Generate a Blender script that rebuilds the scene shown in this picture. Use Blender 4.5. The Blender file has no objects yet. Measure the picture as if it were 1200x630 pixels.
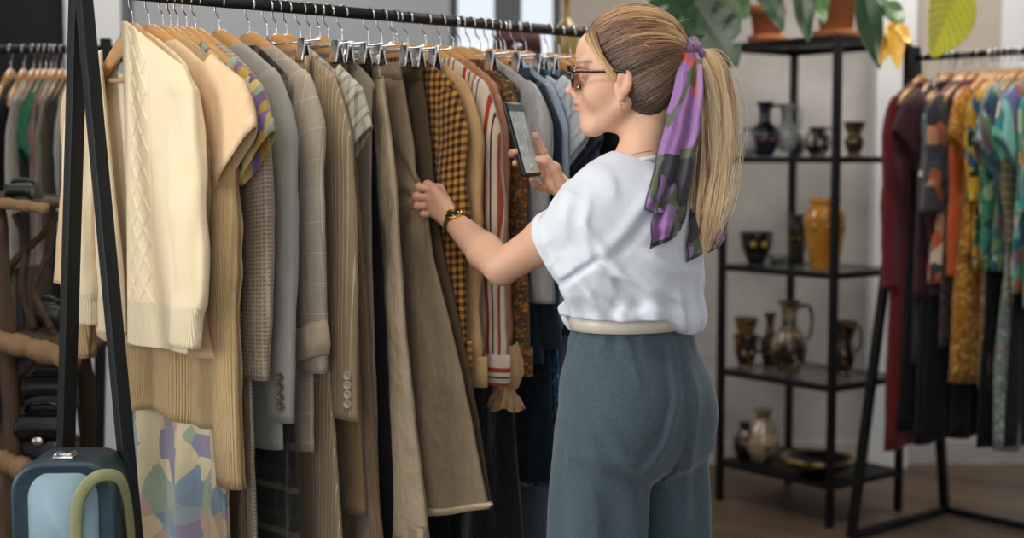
import bpy, bmesh, math, random
import numpy as np
from mathutils import Vector, Matrix
random.seed(7)
RNG = np.random.default_rng(11)
COL = bpy.context.scene.collection
PI = math.pi

# ---------------------------------------------------------------- camera maths (photo pixels to places)
FPX = 1650.0; PITCH = math.atan(130/1650); CAMZ = 1.38
def un(px, py, Y):
    a = (px-600)/FPX; b = (315-py)/FPX
    dy = math.cos(PITCH)+b*math.sin(PITCH); dz = -math.sin(PITCH)+b*math.cos(PITCH)
    k = Y/dy
    return Vector((a*k, Y, CAMZ+dz*k))
def unz(px, py, Z):
    a = (px-600)/FPX; b = (315-py)/FPX
    dy = math.cos(PITCH)+b*math.sin(PITCH); dz = -math.sin(PITCH)+b*math.cos(PITCH)
    k = (Z-CAMZ)/dz
    return Vector((a*k, dy*k, Z))
def proj(X, Y, Z):
    dz = Z-CAMZ
    d = Y*math.cos(PITCH)-dz*math.sin(PITCH); v = Y*math.sin(PITCH)+dz*math.cos(PITCH)
    return 600+FPX*X/d, 315-FPX*v/d

# ---------------------------------------------------------------- noise
def _h(i, j, k):
    n = (i*374761393 + j*668265263 + k*2147483647 + 1013904223).astype(np.int64) & 0xffffffff
    n = ((n ^ (n >> 13))*1274126177) & 0xffffffff
    n = ((n ^ (n >> 16))*2246822519) & 0xffffffff
    return ((n >> 8) & 0xffff)/32767.5-1
def vnoise(P):
    P = np.asarray(P, dtype=np.float64)
    I = np.floor(P).astype(np.int64); F = P-I; F = F*F*(3-2*F)
    r = 0
    for a in (0, 1):
        for b in (0, 1):
            for c in (0, 1):
                w = (F[..., 0] if a else 1-F[..., 0])*(F[..., 1] if b else 1-F[..., 1])*(F[..., 2] if c else 1-F[..., 2])
                r = r+w*_h(I[..., 0]+a, I[..., 1]+b, I[..., 2]+c)
    return r
def sstep(a, b, x):
    t = np.clip((x-a)/(b-a), 0, 1); return t*t*(3-2*t)

# ---------------------------------------------------------------- materials
def lin(c):
    if isinstance(c, str):
        c = c.lstrip('#'); c = tuple(int(c[i:i+2], 16)/255 for i in (0, 2, 4))
    return tuple(x/12.92 if x <= .04045 else ((x+.055)/1.055)**2.4 for x in c[:3])+(1.0,)
class NB:
    def __init__(s, name):
        s.m = bpy.data.materials.new(name); s.m.use_nodes = True
        s.t = s.m.node_tree; s.t.nodes.clear()
        s.o = s.n('ShaderNodeOutputMaterial')
    def n(s, ty, ins=None, **pr):
        x = s.t.nodes.new(ty)
        for k, v in pr.items(): setattr(x, k, v)
        for k, v in (ins or {}).items(): s.set(x.inputs[k], v)
        return x
    def set(s, inp, v):
        if isinstance(v, bpy.types.NodeSocket): s.t.links.new(v, inp)
        elif v is not None:
            if inp.type == 'RGBA' and (isinstance(v, str) or len(v) == 3): v = lin(v)
            inp.default_value = v
    def math(s, op, a, b=None, c=None):
        x = s.n('ShaderNodeMath', operation=op); s.set(x.inputs[0], a)
        if b is not None: s.set(x.inputs[1], b)
        if c is not None: s.set(x.inputs[2], c)
        return x.outputs[0]
    def mix(s, f, a, b, mode='MIX'):
        x = s.n('ShaderNodeMix', data_type='RGBA', blend_type=mode)
        s.set(x.inputs[0], f); s.set(x.inputs[6], a); s.set(x.inputs[7], b); return x.outputs[2]
    def uv(s):
        x = s.n('ShaderNodeUVMap'); x.uv_map = 'UVMap'; return x.outputs[0]
    def obj(s): return s.n('ShaderNodeTexCoord').outputs['Object']
    def sep(s, v):
        x = s.n('ShaderNodeSeparateXYZ', {0: v}); return x.outputs
    def comb(s, x, y, z=0.0):
        c = s.n('ShaderNodeCombineXYZ'); s.set(c.inputs[0], x); s.set(c.inputs[1], y); s.set(c.inputs[2], z); return c.outputs[0]
    def map(s, v, sc=(1, 1, 1), loc=(0, 0, 0), rot=(0, 0, 0)):
        x = s.n('ShaderNodeMapping', {0: v}); x.inputs['Scale'].default_value = sc; x.inputs['Location'].default_value = loc; x.inputs['Rotation'].default_value = rot; return x.outputs[0]
    def noise(s, v, scale, detail=3, rough=.5, col=False):
        x = s.n('ShaderNodeTexNoise', {'Vector': v, 'Scale': scale, 'Detail': detail, 'Roughness': rough}); return x.outputs['Color' if col else 'Fac']
    def vor(s, v, scale, feature='F1', out='Distance', rand=1.0):
        x = s.n('ShaderNodeTexVoronoi', {'Vector': v, 'Scale': scale, 'Randomness': rand}, feature=feature); return x.outputs[out]
    def ramp(s, f, stops, const=False):
        x = s.n('ShaderNodeValToRGB', {0: f}); r = x.color_ramp
        if const: r.interpolation = 'CONSTANT'
        while len(r.elements) < len(stops): r.elements.new(.5)
        for e, (p, c) in zip(r.elements, stops): e.position = p; e.color = lin(c)
        return x.outputs[0]
    def frac(s, v, per, off=0.0):
        return s.math('FRACT', s.math('MULTIPLY_ADD', v, 1/per, off+50.0))
    def bump(s, h, dist, strength=1.0, nrm=None):
        x = s.n('ShaderNodeBump', {'Height': h, 'Distance': dist, 'Strength': strength})
        if nrm is not None: s.set(x.inputs['Normal'], nrm)
        return x.outputs[0]
    def out(s, color, rough=.8, nrm=None, **kw):
        b = s.n('ShaderNodeBsdfPrincipled'); s.set(b.inputs['Base Color'], color); s.set(b.inputs['Roughness'], rough)
        if nrm is not None: s.set(b.inputs['Normal'], nrm)
        for k, v in kw.items(): s.set(b.inputs[k], v)
        s.t.links.new(b.outputs[0], s.o.inputs[0]); return s.m
def hexmul(c, f):
    c = c.lstrip('#'); return tuple(min(1, int(c[i:i+2], 16)/255*f) for i in (0, 2, 4))

def simple(name, c, rough=.5, metal=0.0, var=.06, scale=20, bumpd=0.0, **kw):
    b = NB(name); o = b.obj(); nz = b.noise(o, scale, 4)
    col = b.mix(nz, hexmul(c, 1-var), hexmul(c, 1+var))
    nr = b.bump(b.noise(o, scale*4, 3), bumpd) if bumpd else None
    return b.out(col, rough, nr, Metallic=metal, **kw)
def palette(b, f, cols):
    n = len(cols); return b.ramp(f, [(i/n, c) for i, c in enumerate(cols)], True)
def fabric(name, c, kind='plain', cols=None, rough=.85, sheen=.15, per=.02, scale=20, wr=.004, weave=1.0, **kw):
    """cloth on UVs measured in metres"""
    b = NB(name); uv = b.uv(); U, V, _ = b.sep(uv)
    base = b.mix(b.noise(uv, 9, 4), hexmul(c, .93), hexmul(c, 1.05))
    h = None
    if kind == 'stripe':
        f = b.frac(U, per); base = b.mix(.0, b.ramp(f, cols, True), base)
    elif kind == 'check':
        f1 = b.ramp(b.frac(U, per), cols, True); f2 = b.ramp(b.frac(V, per), cols, True)
        base = b.mix(.5, f1, f2)
    elif kind == 'gingham':
        a = b.math('GREATER_THAN', b.frac(U, per), .5); d = b.math('GREATER_THAN', b.frac(V, per), .5)
        s_ = b.math('MULTIPLY', b.math('ADD', a, d), .5)
        base = b.ramp(s_, [(0, cols[0]), (.25, cols[1]), (.75, cols[2])], True)
    elif kind == 'pane':
        l1 = b.math('LESS_THAN', b.frac(U, per), .035); l2 = b.math('LESS_THAN', b.frac(V, per*1.2), .03)
        m = b.math('MAXIMUM', l1, l2)
        fine = b.math('GREATER_THAN', b.math('ADD', b.math('SINE', b.math('MULTIPLY', U, 2*PI/.0035)), b.math('SINE', b.math('MULTIPLY', V, 2*PI/.0035))), .2)
        base = b.mix(b.math('MULTIPLY', fine, .45), base, cols[0]); base = b.mix(m, base, cols[1])
    elif kind == 'dots':
        f = b.vor(uv, 1/per, rand=.15); base = b.mix(b.math('GREATER_THAN', f, .38), base, cols[0])
    elif kind == 'print':
        w = b.noise(uv, scale*.5, 2, col=True); vv = b.n('ShaderNodeVectorMath', {0: uv, 1: w}, operation='MULTIPLY_ADD')
        vv = b.n('ShaderNodeVectorMath', operation='ADD'); b.set(vv.inputs[0], uv)
        ww = b.n('ShaderNodeVectorMath', {0: w, 'Scale': .9/scale}, operation='SCALE'); b.set(vv.inputs[1], ww.outputs[0])
        cc = b.sep(b.vor(vv.outputs[0], scale, out='Color'))[0]
        base = palette(b, cc, cols)
        if kw.get('blob'):
            d = b.vor(b.map(vv.outputs[0], loc=(3, 5, 0)), scale*1.7); c2 = b.sep(b.vor(b.map(vv.outputs[0], loc=(3, 5, 0)), scale*1.7, out='Color'))[1]
            base = b.mix(b.math('LESS_THAN', d, .32), base, palette(b, c2, kw['blob']))
    elif kind == 'floral':
        w = b.noise(uv, scale, 3, col=True)
        ww = b.n('ShaderNodeVectorMath', {0: w, 'Scale': .7/scale}, operation='SCALE'); vv = b.n('ShaderNodeVectorMath', {0: uv, 1: ww.outputs[0]}, operation='ADD').outputs[0]
        for i, q in enumerate(cols):
            v2 = b.map(vv, loc=(i*2.3, i*1.7, 0)); sc = scale*(1+.35*i)
            base = b.mix(b.math('LESS_THAN', b.vor(v2, sc), .36-.02*i), base, q)
    if kind == 'rib':
        h = b.math('SINE', b.math('MULTIPLY', U, 2*PI/per)); nr = b.bump(h, .0012, .8)
    elif kind == 'knit':
        s1 = b.math('SINE', b.math('MULTIPLY', U, 2*PI/per)); s2 = b.math('SINE', b.math('MULTIPLY', V, 2*PI/(per*.8)))
        h = b.math('MULTIPLY', s1, s2); nr = b.bump(h, .001, .7)
    elif kind == 'cord':
        h = b.math('SINE', b.math('MULTIPLY', U, 2*PI/.004)); nr = b.bump(h, .0007, .8)
    else:
        h = b.noise(b.map(uv, (1, 1, 1)), 900, 1); nr = b.bump(h, .0003*weave, .5)
    if wr:
        nr = b.bump(b.noise(b.map(uv, (1.6, .7, 1)), 11, 3, .55), wr*3.2, .85, nr)
    r = rough
    args = {'Sheen Weight': sheen, 'Sheen Roughness': .5, 'Specular IOR Level': kw.get('spec', .25)}
    return b.out(base, r, nr, **args)

# ---------------------------------------------------------------- objects
def link(o, parent=None):
    COL.objects.link(o)
    if parent is not None: o.parent = parent
    return o
def tag(o, label, cat=None, group=None, kind=None):
    if label: o['label'] = label
    if cat: o['category'] = cat
    if group: o['group'] = group
    if kind: o['kind'] = kind
    return o
def empty(name, loc=(0, 0, 0), rz=0, label=None, cat=None, group=None):
    o = bpy.data.objects.new(name, None); o.empty_display_size = .05; link(o); o.location = loc; o.rotation_euler = (0, 0, rz)
    return tag(o, label, cat, group)
class MB:
    """collects geometry for ONE mesh"""
    def __init__(s): s.v = []; s.f = []; s.uv = []; s.mi = []; s.n = 0
    def add(s, v, f, uv=None, mi=0):
        v = [tuple(map(float, p)) for p in v]
        s.v += v; s.f += [tuple(i+s.n for i in q) for q in f]; s.mi += [mi]*len(f)
        s.uv += ([tuple(map(float, p)) for p in uv] if uv is not None else [(p[0]+p[1], p[2]) for p in v]); s.n += len(v)
    def box(s, c, d, rot=None, bev=0.0, mi=0):
        hx, hy, hz = d[0]/2, d[1]/2, d[2]/2; bv = min(bev, hx*.9, hy*.9, hz*.9)
        if bv <= 0:
            V = [(x, y, z) for x in (-hx, hx) for y in (-hy, hy) for z in (-hz, hz)]
            F = [(0, 1, 3, 2), (4, 6, 7, 5), (0, 4, 5, 1), (2, 3, 7, 6), (0, 2, 6, 4), (1, 5, 7, 3)]
        else:
            bm = bmesh.new(); bmesh.ops.create_cube(bm, size=1.0)
            for q in bm.verts: q.co = Vector((q.co.x*2*hx, q.co.y*2*hy, q.co.z*2*hz))
            bmesh.ops.bevel(bm, geom=bm.edges[:], offset=bv, segments=3, affect='EDGES', profile=.5)
            bm.verts.index_update(); V = [tuple(q.co) for q in bm.verts]; F = [tuple(q.index for q in fc.verts) for fc in bm.faces]; bm.free()
        R = rot if rot is not None else Matrix.Identity(3)
        s.add([R @ Vector(p)+Vector(c) for p in V], F, mi=mi)
    def loft(s, rings, uv=None, cap0=False, cap1=False, closed=True, mi=0):
        R = len(rings); Mn = len(rings[0]); V = [p for r in rings for p in r]; F = []
        for i in range(R-1):
            for j in range(Mn if closed else Mn-1):
                k = (j+1) % Mn; F.append((i*Mn+j, i*Mn+k, (i+1)*Mn+k, (i+1)*Mn+j))
        if cap0: F.append(tuple(range(Mn-1, -1, -1)))
        if cap1: F.append(tuple((R-1)*Mn+j for j in range(Mn)))
        U = [q for r in uv for q in r] if uv is not None else None
        s.add(V, F, U, mi)
    def tube(s, pts, r, seg=10, caps=True, closed=False, sq=False, flat=1.0, mi=0, up=None):
        P = [Vector(p) for p in pts]; n = len(P); rr = r if hasattr(r, '__len__') else [r]*n
        rings = []; uvs = []; prev = None; L = 0
        for i in range(n):
            if closed: t = P[(i+1) % n]-P[i-1]
            else: t = P[min(i+1, n-1)]-P[max(i-1, 0)]
            t.normalize()
            if prev is None:
                g = Vector(up) if up else (Vector((0, 0, 1)) if abs(t.z) < .9 else Vector((1, 0, 0)))
            else: g = prev
            a = g-t*g.dot(t); a.normalize(); b = t.cross(a); prev = a
            if i: L += (P[i]-P[i-1]).length
            off = PI/4 if sq else 0; k = 4 if sq else seg; q = rr[i]*(1.4142 if sq else 1)
            rings.append([P[i]+a*(math.cos(2*PI*j/k+off)*q)+b*(math.sin(2*PI*j/k+off)*q*flat) for j in range(k)])
            uvs.append([(2*PI*rr[i]*j/k, L) for j in range(k)])
        if closed: rings.append(rings[0]); uvs.append(uvs[0])
        s.loft(rings, uvs, caps and not closed, caps and not closed, mi=mi)
    def lathe(s, prof, seg=32, c=(0, 0, 0), mi=0, sx=1, sy=1):
        rings = [[(c[0]+r*sx*math.cos(2*PI*j/seg), c[1]+r*sy*math.sin(2*PI*j/seg), c[2]+z) for j in range(seg)] for r, z in prof]
        uvs = [[(j/seg*.3, z) for j in range(seg)] for r, z in prof]
        s.loft(rings, uvs, True, True, mi=mi)
    def sphere(s, c, r, seg=16, mi=0):
        rr = r if hasattr(r, '__len__') else (r, r, r)
        n = seg//2; rings = [[(c[0]+rr[0]*math.sin(PI*(i+.02)/(n+.04))*math.cos(2*PI*j/seg), c[1]+rr[1]*math.sin(PI*(i+.02)/(n+.04))*math.sin(2*PI*j/seg), c[2]-rr[2]*math.cos(PI*(i+.02)/(n+.04))) for j in range(seg)] for i in range(n+1)]
        s.loft(rings, None, True, True, mi=mi)
    def sheet(s, fn, nu, nv, uvscale=(1, 1), mi=0):
        V = []; U = []; F = []
        for i in range(nv+1):
            for j in range(nu+1):
                u, v = j/nu, i/nv; V.append(fn(u, v)); U.append((u*uvscale[0], v*uvscale[1]))
        for i in range(nv):
            for j in range(nu): a = i*(nu+1)+j; F.append((a, a+1, a+nu+2, a+nu+1))
        s.add(V, F, U, mi)
    def build(s, name, mat, parent=None, smooth=True, solid=0, sub=0, bevel=0, autos=None):
        me = bpy.data.meshes.new(name); me.from_pydata(s.v, [], s.f); 
        ul = me.uv_layers.new(name='UVMap'); li = np.zeros(len(me.loops), dtype=np.int32); me.loops.foreach_get('vertex_index', li)
        ul.data.foreach_set('uv', np.array(s.uv, dtype=np.float32)[li].ravel())
        for m in (mat if isinstance(mat, (list, tuple)) else [mat]): me.materials.append(m)
        if any(s.mi): me.polygons.foreach_set('material_index', s.mi)
        bm = bmesh.new(); bm.from_mesh(me); bmesh.ops.recalc_face_normals(bm, faces=bm.faces[:]) ; bm.to_mesh(me); bm.free()
        me.polygons.foreach_set('use_smooth', [smooth]*len(me.polygons))
        if autos is not None: me.set_sharp_from_angle(angle=math.radians(autos))
        me.update(); o = bpy.data.objects.new(name, me); link(o, parent)
        if solid: x = o.modifiers.new('s', 'SOLIDIFY'); x.thickness = solid; x.offset = 0
        if sub: x = o.modifiers.new('u', 'SUBSURF'); x.levels = sub; x.render_levels = sub
        return o
def struct(o): o['kind'] = 'structure'; return o
def smooth_path(pts, n):
    P = [Vector(p) for p in pts]; P = [P[0]*2-P[1]]+P+[P[-1]*2-P[-2]]; m = len(P)-3; out = []
    for i in range(n+1):
        t = i/n*m; k = min(int(t), m-1); t -= k; a, b, c, d = P[k:k+4]
        out.append(.5*((2*b)+(c-a)*t+(2*a-5*b+4*c-d)*t*t+(3*b-a-3*c+d)*t**3))
    return out
def interp(x, xs, ys): return float(np.interp(x, xs, ys))
# ================================================================= room
def plaster(name, c, var=.05, sc=1.6):
    b = NB(name); o = b.obj(); n1 = b.noise(o, sc, 5, .6); n2 = b.noise(o, 60, 2)
    col = b.mix(b.ramp(n1, [(.3, '#000000'), (.7, '#ffffff')]), hexmul(c, 1-var), hexmul(c, 1+var))
    return b.out(col, .85, b.bump(n2, .002, .4))
M_wall = plaster('plaster_grey', '#aaa7a2', .17); M_paint = plaster('paint_grey_blue', '#a4a7ac', .03, .6)
M_white = plaster('paint_white', '#dfe1e3', .02); M_dark = plaster('paint_black', '#17171a', .2); M_beige = plaster('paint_beige', '#b8aea3', .03)
M_metal = simple('black_powder_metal', '#0e0e10', .5, .0, .1, 40, 0, **{'Specular IOR Level': .3})
M_frame = simple('grey_window_frame', '#5a5e63', .5)
def floor_mat():
    b = NB('oak_floor'); o = b.obj(); r = b.map(o, rot=(0, 0, math.radians(35)))
    br = b.n('ShaderNodeTexBrick', {'Vector': r, 'Color1': '#5a4a3b', 'Color2': '#75634f', 'Mortar': '#2b221a', 'Scale': 1.0, 'Mortar Size': .003, 'Brick Width': 1.2, 'Row Height': .16})
    gr = b.noise(b.map(r, (2, 22, 1)), 4, 5, .6); c = b.mix(.55, br.outputs[0], b.ramp(gr, [(.3, '#51412f'), (.7, '#a08a70')]), 'MULTIPLY')
    c = b.mix(.5, br.outputs[0], c)
    return b.out(c, .45, b.bump(gr, .002, .3))
M_floor = floor_mat()
WX0, WX1, WY0, WY1, WH = -3.2, 3.2, -2.6, 6.3, 3.0
def slab(name, a, c, m, bev=0):
    mb = MB(); mb.box([(p+q)/2 for p, q in zip(a, c)], [abs(p-q) for p, q in zip(a, c)]); o = mb.build(name, m, smooth=False); return struct(o)
slab('floor', (WX0-.2, WY0-.2, -.1), (WX1+.2, WY1+.2, 0), M_floor)
slab('ceiling', (WX0-.2, WY0-.2, WH), (WX1+.2, WY1+.2, WH+.1), M_white)
def wall_holes(name, axis, pos, th, x0, x1, holes, m):
    """one wall mesh with rectangular openings (h0,h1,z0,z1) side by side"""
    mb = MB(); xs = x0
    def bx(p0, p1, z0, z1):
        if p1-p0 < 1e-4 or z1-z0 < 1e-4: return
        if axis == 'x': mb.box(((p0+p1)/2, pos+th/2, (z0+z1)/2), (p1-p0, abs(th), z1-z0))
        else: mb.box((pos+th/2, (p0+p1)/2, (z0+z1)/2), (abs(th), p1-p0, z1-z0))
    for h0, h1, z0, z1 in holes:
        bx(xs, h0, 0, WH); bx(h0, h1, 0, z0); bx(h0, h1, z1, WH); xs = h1
    bx(xs, x1, 0, WH)
    return struct(mb.build(name, m, smooth=False))
# back wall: black zone, white pillar, grey-blue paint, window, beige and raw plaster
B0 = 6.3
def bxz(px): return (px-600)/FPX*B0
xa, xb, xc, xd, xe = bxz(86), bxz(151), bxz(528), bxz(656), bxz(745)
slab('wall_back', (WX0-.2, B0, 0), (xa, B0+.2, WH), M_dark)
slab('trim_1', (xa, B0-.06, 0), (xb, B0+.2, WH), M_white)
mb = MB()
for a, c, z0, z1 in ((xb, xc, 0, WH), (xc, xd, 0, 1.1), (xc, xd, 2.7, WH)): mb.box(((a+c)/2, B0+.1, (z0+z1)/2), (c-a, .2, z1-z0))
struct(mb.build('wall_back', M_paint, smooth=False))
slab('wall_back', (xd, B0, 0), (xe, B0+.2, WH), M_beige)
slab('wall_back', (xe, B0, 0), (bxz(1018), B0+.2, WH), M_wall)
slab('trim_2', (bxz(1018), B0-.10, 0), (bxz(1062), B0+.2, WH), M_white)
slab('wall_back', (bxz(1062), B0, 0), (bxz(1168), B0+.2, WH), M_beige)
slab('wall_back', (bxz(1168), B0, 0), (WX1+.2, B0+.2, WH), M_white)
mb = MB(); mb.box((bxz(151)+.02, B0-.03, WH/2), (.035, .07, WH)); struct(mb.build('trim_3', M_frame, smooth=False))
M_glass = NB('window_glass')
g1 = M_glass.n('ShaderNodeBsdfTransparent'); g2 = M_glass.n('ShaderNodeBsdfGlossy', {'Roughness': .02}); fr = M_glass.n('ShaderNodeFresnel', {'IOR': 1.45})
mx = M_glass.n('ShaderNodeMixShader'); M_glass.set(mx.inputs[0], fr.outputs[0]); M_glass.set(mx.inputs[1], g1.outputs[0]); M_glass.set(mx.inputs[2], g2.outputs[0]); M_glass.set(M_glass.o.inputs[0], mx.outputs[0]); M_glass = M_glass.m
def window(name, axis, pos, h0, h1, z0, z1, bars):
    mb = MB(); t = .05
    def bx(p0, p1, a, c, d=.07):
        if axis == 'x': mb.box(((p0+p1)/2, pos, (a+c)/2), (p1-p0, d, c-a))
        else: mb.box((pos, (p0+p1)/2, (a+c)/2), (d, p1-p0, c-a))
    bx(h0, h1, z0, z0+t); bx(h0, h1, z1-t, z1); bx(h0, h0+t*.6, z0+t, z1-t); bx(h1-t*.6, h1, z0+t, z1-t)
    for p0, p1 in bars: bx(p0, p1, z0+t, z1-t, .09)
    o = struct(mb.build(name, M_frame, smooth=False))
    mb = MB(); ed = [h0+t*.6]+[q for p in bars for q in p]+[h1-t*.6]
    for i in range(0, len(ed), 2):
        c = ((ed[i]+ed[i+1])/2, pos, (z0+z1)/2); d = (ed[i+1]-ed[i], .008, z1-z0-2*t)
        if axis == 'y': c = (c[1], c[0], c[2]); d = (d[1], d[0], d[2])
        mb.box(c, d)
    mb.build('pane', M_glass, o, smooth=False)
    return o
window('window_1', 'x', B0+.1, xc, xd, 1.1, 2.7, [(bxz(579), bxz(611))])
# camera-side and left windows give the daylight
wall_holes('wall_left', 'y', WX0-.2, .2, WY0-.2, B0, [(-2.2, 1.9, .8, 2.7)], M_white)
window('window_2', 'y', WX0-.1, -2.2, 1.9, .8, 2.7, [(-.9, -.84), (.5, .56)])
wall_holes('wall_right', 'y', WX1, .2, WY0-.2, B0, [], M_white)
wall_holes('wall_front', 'x', WY0-.2, .2, WX0-.2, WX1+.2, [(-2.6, 1.4, .8, 2.7)], M_white)
window('window_3', 'x', WY0-.1, -2.6, 1.4, .8, 2.7, [(-1.3, -1.24), (.1, .16)])
mb = MB(); mb.box((0, B0-.01, .05), (2*WX1, .02, .1)); struct(mb.build('baseboard_back', M_wall, smooth=False))
# ---- light
def area(name, loc, rot, sx, sy, e, col=(1, 1, 1), spread=math.radians(180)):
    l = bpy.data.lights.new(name, 'AREA'); l.shape = 'RECTANGLE'; l.size = sx; l.size_y = sy; l.energy = e; l.color = col; l.spread = spread
    o = bpy.data.objects.new(name, l); link(o); o.location = loc; o.rotation_euler = rot; return o
area('daylight_left', (WX0-.25, -.15, 1.75), (0, -PI/2, 0), 1.9, 4.1, 240, (.93, .97, 1))
area('daylight_front', (-.6, WY0-.25, 1.75), (PI/2, 0, 0), 4.0, 1.9, 45, (.95, .97, 1))
# fill lights added under the ceiling, out of frame, to brighten the room
M_fill = NB('fill_emitter'); em = M_fill.n('ShaderNodeEmission', {'Color': '#fff2e2', 'Strength': 3.0}); M_fill.set(M_fill.o.inputs[0], em.outputs[0]); M_fill = M_fill.m
for i, (x, y, e) in enumerate(((-.9, 1.9, 22), (.9, 3.9, 20), (1.7, 5.4, 22), (-1.3, 5.2, 24))):
    area('ceiling_fill', (x, y, WH-.09), (0, 0, 0), 1.1, .3, e, (1, .93, .85))
w = bpy.data.worlds.new('World'); bpy.context.scene.world = w; w.use_nodes = True
bg = w.node_tree.nodes['Background']; bg.inputs[0].default_value = (.86, .92, 1, 1); bg.inputs[1].default_value = 1.0
# ---- camera
cd = bpy.data.cameras.new('Camera'); cam = bpy.data.objects.new('Camera', cd); link(cam)
cam.location = (0, 0, CAMZ); cam.rotation_euler = (PI/2-PITCH, 0, 0)
cd.sensor_width = 36; cd.lens = FPX/1200*36; cd.clip_start = .05
cd.dof.use_dof = True; cd.dof.focus_distance = 2.78; cd.dof.aperture_fstop = 2.2
sc = bpy.context.scene; sc.camera = cam
sc.view_settings.view_transform = 'Standard'; sc.view_settings.look = 'None'; sc.view_settings.gamma = 1; sc.view_settings.exposure = 0.05; sc.view_settings.use_curve_mapping = False
# ================================================================= hangers and garments
M_wood = None
def woodm(name, c, c2):
    b = NB(name); o = b.obj(); g = b.noise(b.map(o, (4, 30, 30)), 3, 4, .6)
    return b.out(b.mix(g, c, c2), .38, None, **{'Coat Weight': .25})
M_wood = woodm('hanger_beech', '#b57d44', '#dcae72'); M_wood2 = woodm('hanger_pale_beech', '#c69a6c', '#dcb68c')
M_chrome = simple('chrome', '#d8d8d8', .18, 1.0, .02); M_rubber = simple('clip_rubber', '#2a2a2a', .7)
class Rail:
    def __init__(s, A, d, H):
        s.A = Vector((A[0], A[1], 0)); s.u = Vector((d[0], d[1], 0)).normalized(); s.n = Vector((s.u.y, -s.u.x, 0)); s.H = H
        s.rz = math.atan2(s.n.y, s.n.x)
    def P(s, t, a=0, drop=0): q = s.A+s.u*t+s.n*a; return Vector((q.x, q.y, s.H-drop))
    def find(s, px, a, drop, lo=-.3, hi=2.5):
        f0 = proj(*s.P(lo, a, drop))[0]; f1 = proj(*s.P(hi, a, drop))[0]
        for _ in range(40):
            m = (lo+hi)/2; v = proj(*s.P(m, a, drop))[0]
            if (v < px) == (f1 > f0): lo = m
            else: hi = m
        return (lo+hi)/2
_ra = unz(100, -12, 1.70); _rb = unz(680, 38, 1.70)
R1 = Rail((_ra.x, _ra.y), (_rb.x-_ra.x, _rb.y-_ra.y), 1.70)

HPROTO = {}
def hanger_proto(kind):
    root = empty('clothes_hanger')
    hk = MB(); hook = [(.0, 0, -.075), (0, 0, -.030)]
    hook += [(.0165*math.sin(t), 0, .0005-.0165*math.cos(t)-.0) for t in []]
    pts = [(0, 0, -.078), (0, 0, -.05), (-.004, 0, -.036), (-.018, 0, -.022)]+[(.020*math.cos(t), 0, .0165*math.sin(t)-.003) for t in np.linspace(math.radians(200), math.radians(-25), 12)]
    hk.tube(smooth_path(pts, 26), .0017, 8); 
    # hook stands in the plane across the rail
    hk.build('hook', M_chrome, root)
    w = MB()
    if kind == 'wood':
        n = 28; rings = []
        for i in range(n+1):
            a = -.215+.43*i/n; q = abs(a)/.215
            hh = .027*(1-.5*q)+.004*math.exp(-(a/.03)**2); z = -.058-.108*max(0, q-.07)**1.2-hh+.003*math.exp(-(a/.02)**2); th = .0085+.005*q
            if q > .97: hh *= .6; th *= .6
            rings.append([(a, th*math.cos(2*PI*j/10)+.012*q*q, z+hh*math.sin(2*PI*j/10)) for j in range(10)])
        w.loft(rings, None, True, True); w.build('hanger_arms', M_wood, root)
        w = MB(); w.tube([(-.17, .004, -.165), (.17, .004, -.165)], .005, 8)
        for q in (-.165, .165): w.tube([(q, .006, -.128), (q, .004, -.165)], .0022, 6)
        w.build('trouser_bar', M_wood2, root)
    else:
        w.tube([(-.19, 0, -.083), (.19, 0, -.083)], .0021, 8); w.tube([(-.03, 0, -.083), (0, 0, -.07), (.03, 0, -.083)], .002, 8)
        w.build('hanger_bar', M_chrome, root)
        for q in (-.13, .13):
            c = MB(); c.box((q, .006, -.099), (.026, .004, .048), Matrix.Rotation(.18, 3, 'X'), .0015); c.box((q, -.006, -.099), (.026, .004, .048), Matrix.Rotation(-.18, 3, 'X'), .0015)
            c.tube([(q-.013, 0, -.088), (q+.013, 0, -.088)], .0055, 8)
            k = c.build('clip', M_chrome, root)
            c = MB(); c.box((q, .0, -.120), (.024, .007, .008), None, .002); c.build('clip_pad', M_rubber, k)
    return root
def dup(root, loc=None, rz=None, **kw):
    r = root.copy(); COL.objects.link(r)
    for ch in root.children:
        c = ch.copy(); COL.objects.link(c); c.parent = r
        for g in ch.children: d = g.copy(); COL.objects.link(d); d.parent = c
    if loc is not None: r.location = loc
    if rz is not None: r.rotation_euler = (0, 0, rz)
    return r
def lab16(s):
    w_ = s.split()
    while len(w_) > 16 or w_[-1] in ('a', 'the', 'of', 'and', 'with', 'in', 'on', 'behind', 'by', 'low', 'to', 'four', 'two', 'hanging', 'small', 'near'): w_.pop()
    return ' '.join(w_)
def hanger(kind, loc, rz, label, group):
    if kind not in HPROTO: HPROTO[kind] = hanger_proto(kind); r = HPROTO[kind]
    else: r = dup(HPROTO[kind])
    r.location = loc; r.rotation_euler = (0, 0, rz); tag(r, label, 'hanger', group); return r

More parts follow.
